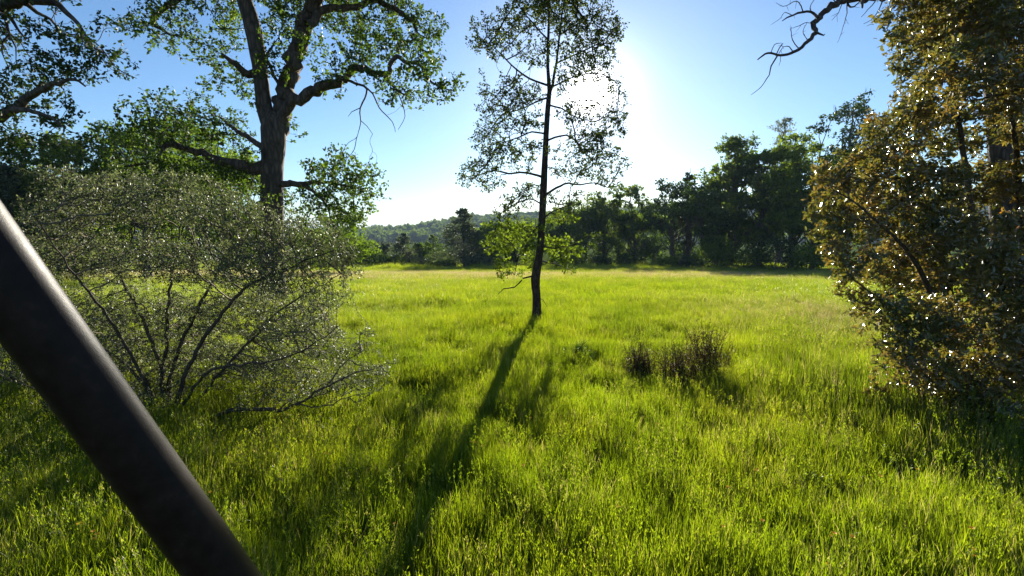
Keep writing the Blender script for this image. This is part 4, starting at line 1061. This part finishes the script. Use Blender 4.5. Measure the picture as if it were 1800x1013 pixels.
FL = [(566, 826), (580, 820), (375, 869), (388, 866), (150, 968), (163, 972), (176, 975), (145, 962), (812, 795), (822, 798), (832, 797), (846, 800), (818, 672), (1715, 985), (1712, 998), (1712, 1004), (1465, 960), (1455, 1000), (1260, 968), (1335, 962), (1256, 893), (1262, 880),
      (700, 928), (990, 830), (915, 842), (60, 893), (1378, 740), (1380, 748), (1460, 1008), (1495, 1004), (930, 756), (500, 800), (640, 760), (1540, 870), (1610, 860), (1090, 930), (1150, 760), (720, 700), (880, 690), (1330, 860)]
for px_, py_ in FL:
    Yf = (H - .30) * F / (py_ - 410); p = at(px_, py_, Yf)
    r = thing('wildflower', (p[0], p[1], float(terrain(p[0], p[1]))), 'tiny orange wildflower dotting the meadow grass', 'flower', 'small orange flowers in the grass')
    r.rotation_euler = (RNG.normal() * .08, RNG.normal() * .08, RNG.random() * 6.28); r.scale = [.65 + .4 * RNG.random()] * 3
    for nm, mm in (('stalk', fs), ('bloom', fm)):
        c = bpy.data.objects.new(nm, mm); COL.objects.link(c); c.parent = r

# ------------------------------------------------------------------ the slanting metal pole close to the camera
def cam_pt(px, py, d):
    x, y = (px - CX) / F * d, -(py - CY) / F * d
    c, s = math.cos(PITCH), math.sin(PITCH)
    return np.array([x, c * d + y * s, H - s * d + y * c])
K = 1.35
p1, p2 = cam_pt(0, 478, .335 * K), cam_pt(393, 1013, .43 * K)
dirp = unit(p2 - p1)
t_end = (p1[2] + .15) / -dirp[2]
top = p1 - dirp * .9; bot = p1 + dirp * t_end
m = bpy.data.materials.new('dark_brown_painted_metal')
nt, N, Lk = nodes(m)
out = N("ShaderNodeOutputMaterial"); p = N("ShaderNodeBsdfPrincipled"); tc = N("ShaderNodeTexCoord")
n1 = N("ShaderNodeTexNoise"); n1.inputs['Scale'].default_value = 60; n1.inputs['Detail'].default_value = 6
n2 = N("ShaderNodeTexNoise"); n2.inputs['Scale'].default_value = 900; n2.inputs['Detail'].default_value = 2
Lk(tc.outputs['Object'], n1.inputs['Vector']); Lk(tc.outputs['Object'], n2.inputs['Vector'])
r = ramp(nt, [(.3, (.016, .009, .007)), (.6, (.026, .015, .012)), (.8, (.045, .028, .023))]); Lk(n1.outputs['Fac'], r.inputs[0]); Lk(r.outputs[0], p.inputs['Base Color'])
rr = N("ShaderNodeMapRange"); rr.inputs['To Min'].default_value = .38; rr.inputs['To Max'].default_value = .55
Lk(n1.outputs['Fac'], rr.inputs['Value']); Lk(rr.outputs[0], p.inputs['Roughness'])
bp = N("ShaderNodeBump"); bp.inputs['Strength'].default_value = .35; bp.inputs['Distance'].default_value = .0006
Lk(n2.outputs['Fac'], bp.inputs['Height']); Lk(bp.outputs[0], p.inputs['Normal'])
p.inputs['Specular IOR Level'].default_value = .14
Lk(p.outputs[0], out.inputs['Surface'])
M['pole'] = m
pole_r = 142 / 2 * .335 * K / F * .83
root = thing('metal_pole', (bot[0], bot[1], 0.0), 'dark brown metal pole slanting across the lower left, close to the viewer', 'pole')
mb = MB(); pp = top + (bot - top) * np.linspace(0, 1, 40)[:, None]
tube(mb, pp, np.full(40, pole_r), 48); part('tube', mb.mesh('tube', m, True), root)
mb = MB(); cv = top + dirp * np.array([0, .012, .024, .03])[:, None] - dirp * .028
tube(mb, cv, np.array([pole_r * 1.06] * 4), 48); part('end_cap', mb.mesh('end_cap', m, True), root)
fl = MB(); tube(fl, np.array([bot + [0, 0, .16], bot + [0, 0, .172], bot + [0, 0, .184]]), np.array([pole_r * 2.6] * 3), 24)
part('foot_plate', fl.mesh('foot_plate', m, True), root)

# ------------------------------------------------------------------ the air between here and the hills
hv = np.array([[x, y, z] for z in (-26, 92) for y in (-460, 9200) for x in (-9200, 9200)], float)
hz = part('haze', mesh_np('haze', hv, [np.array([[0, 2, 3, 1], [4, 5, 7, 6], [0, 1, 5, 4], [2, 6, 7, 3], [0, 4, 6, 2], [1, 3, 7, 5]])]), None)
tag(hz, 'thin bluish evening haze over the meadow and hills', kind='stuff')
m = bpy.data.materials.new('air_haze'); nt, N, Lk = nodes(m)
out = N("ShaderNodeOutputMaterial"); pv = N("ShaderNodeVolumePrincipled")
pv.inputs['Color'].default_value = (.55, .75, 1.0, 1); pv.inputs['Density'].default_value = .00016; pv.inputs['Anisotropy'].default_value = .0
Lk(pv.outputs[0], out.inputs['Volume']); hz.data.materials.append(m)
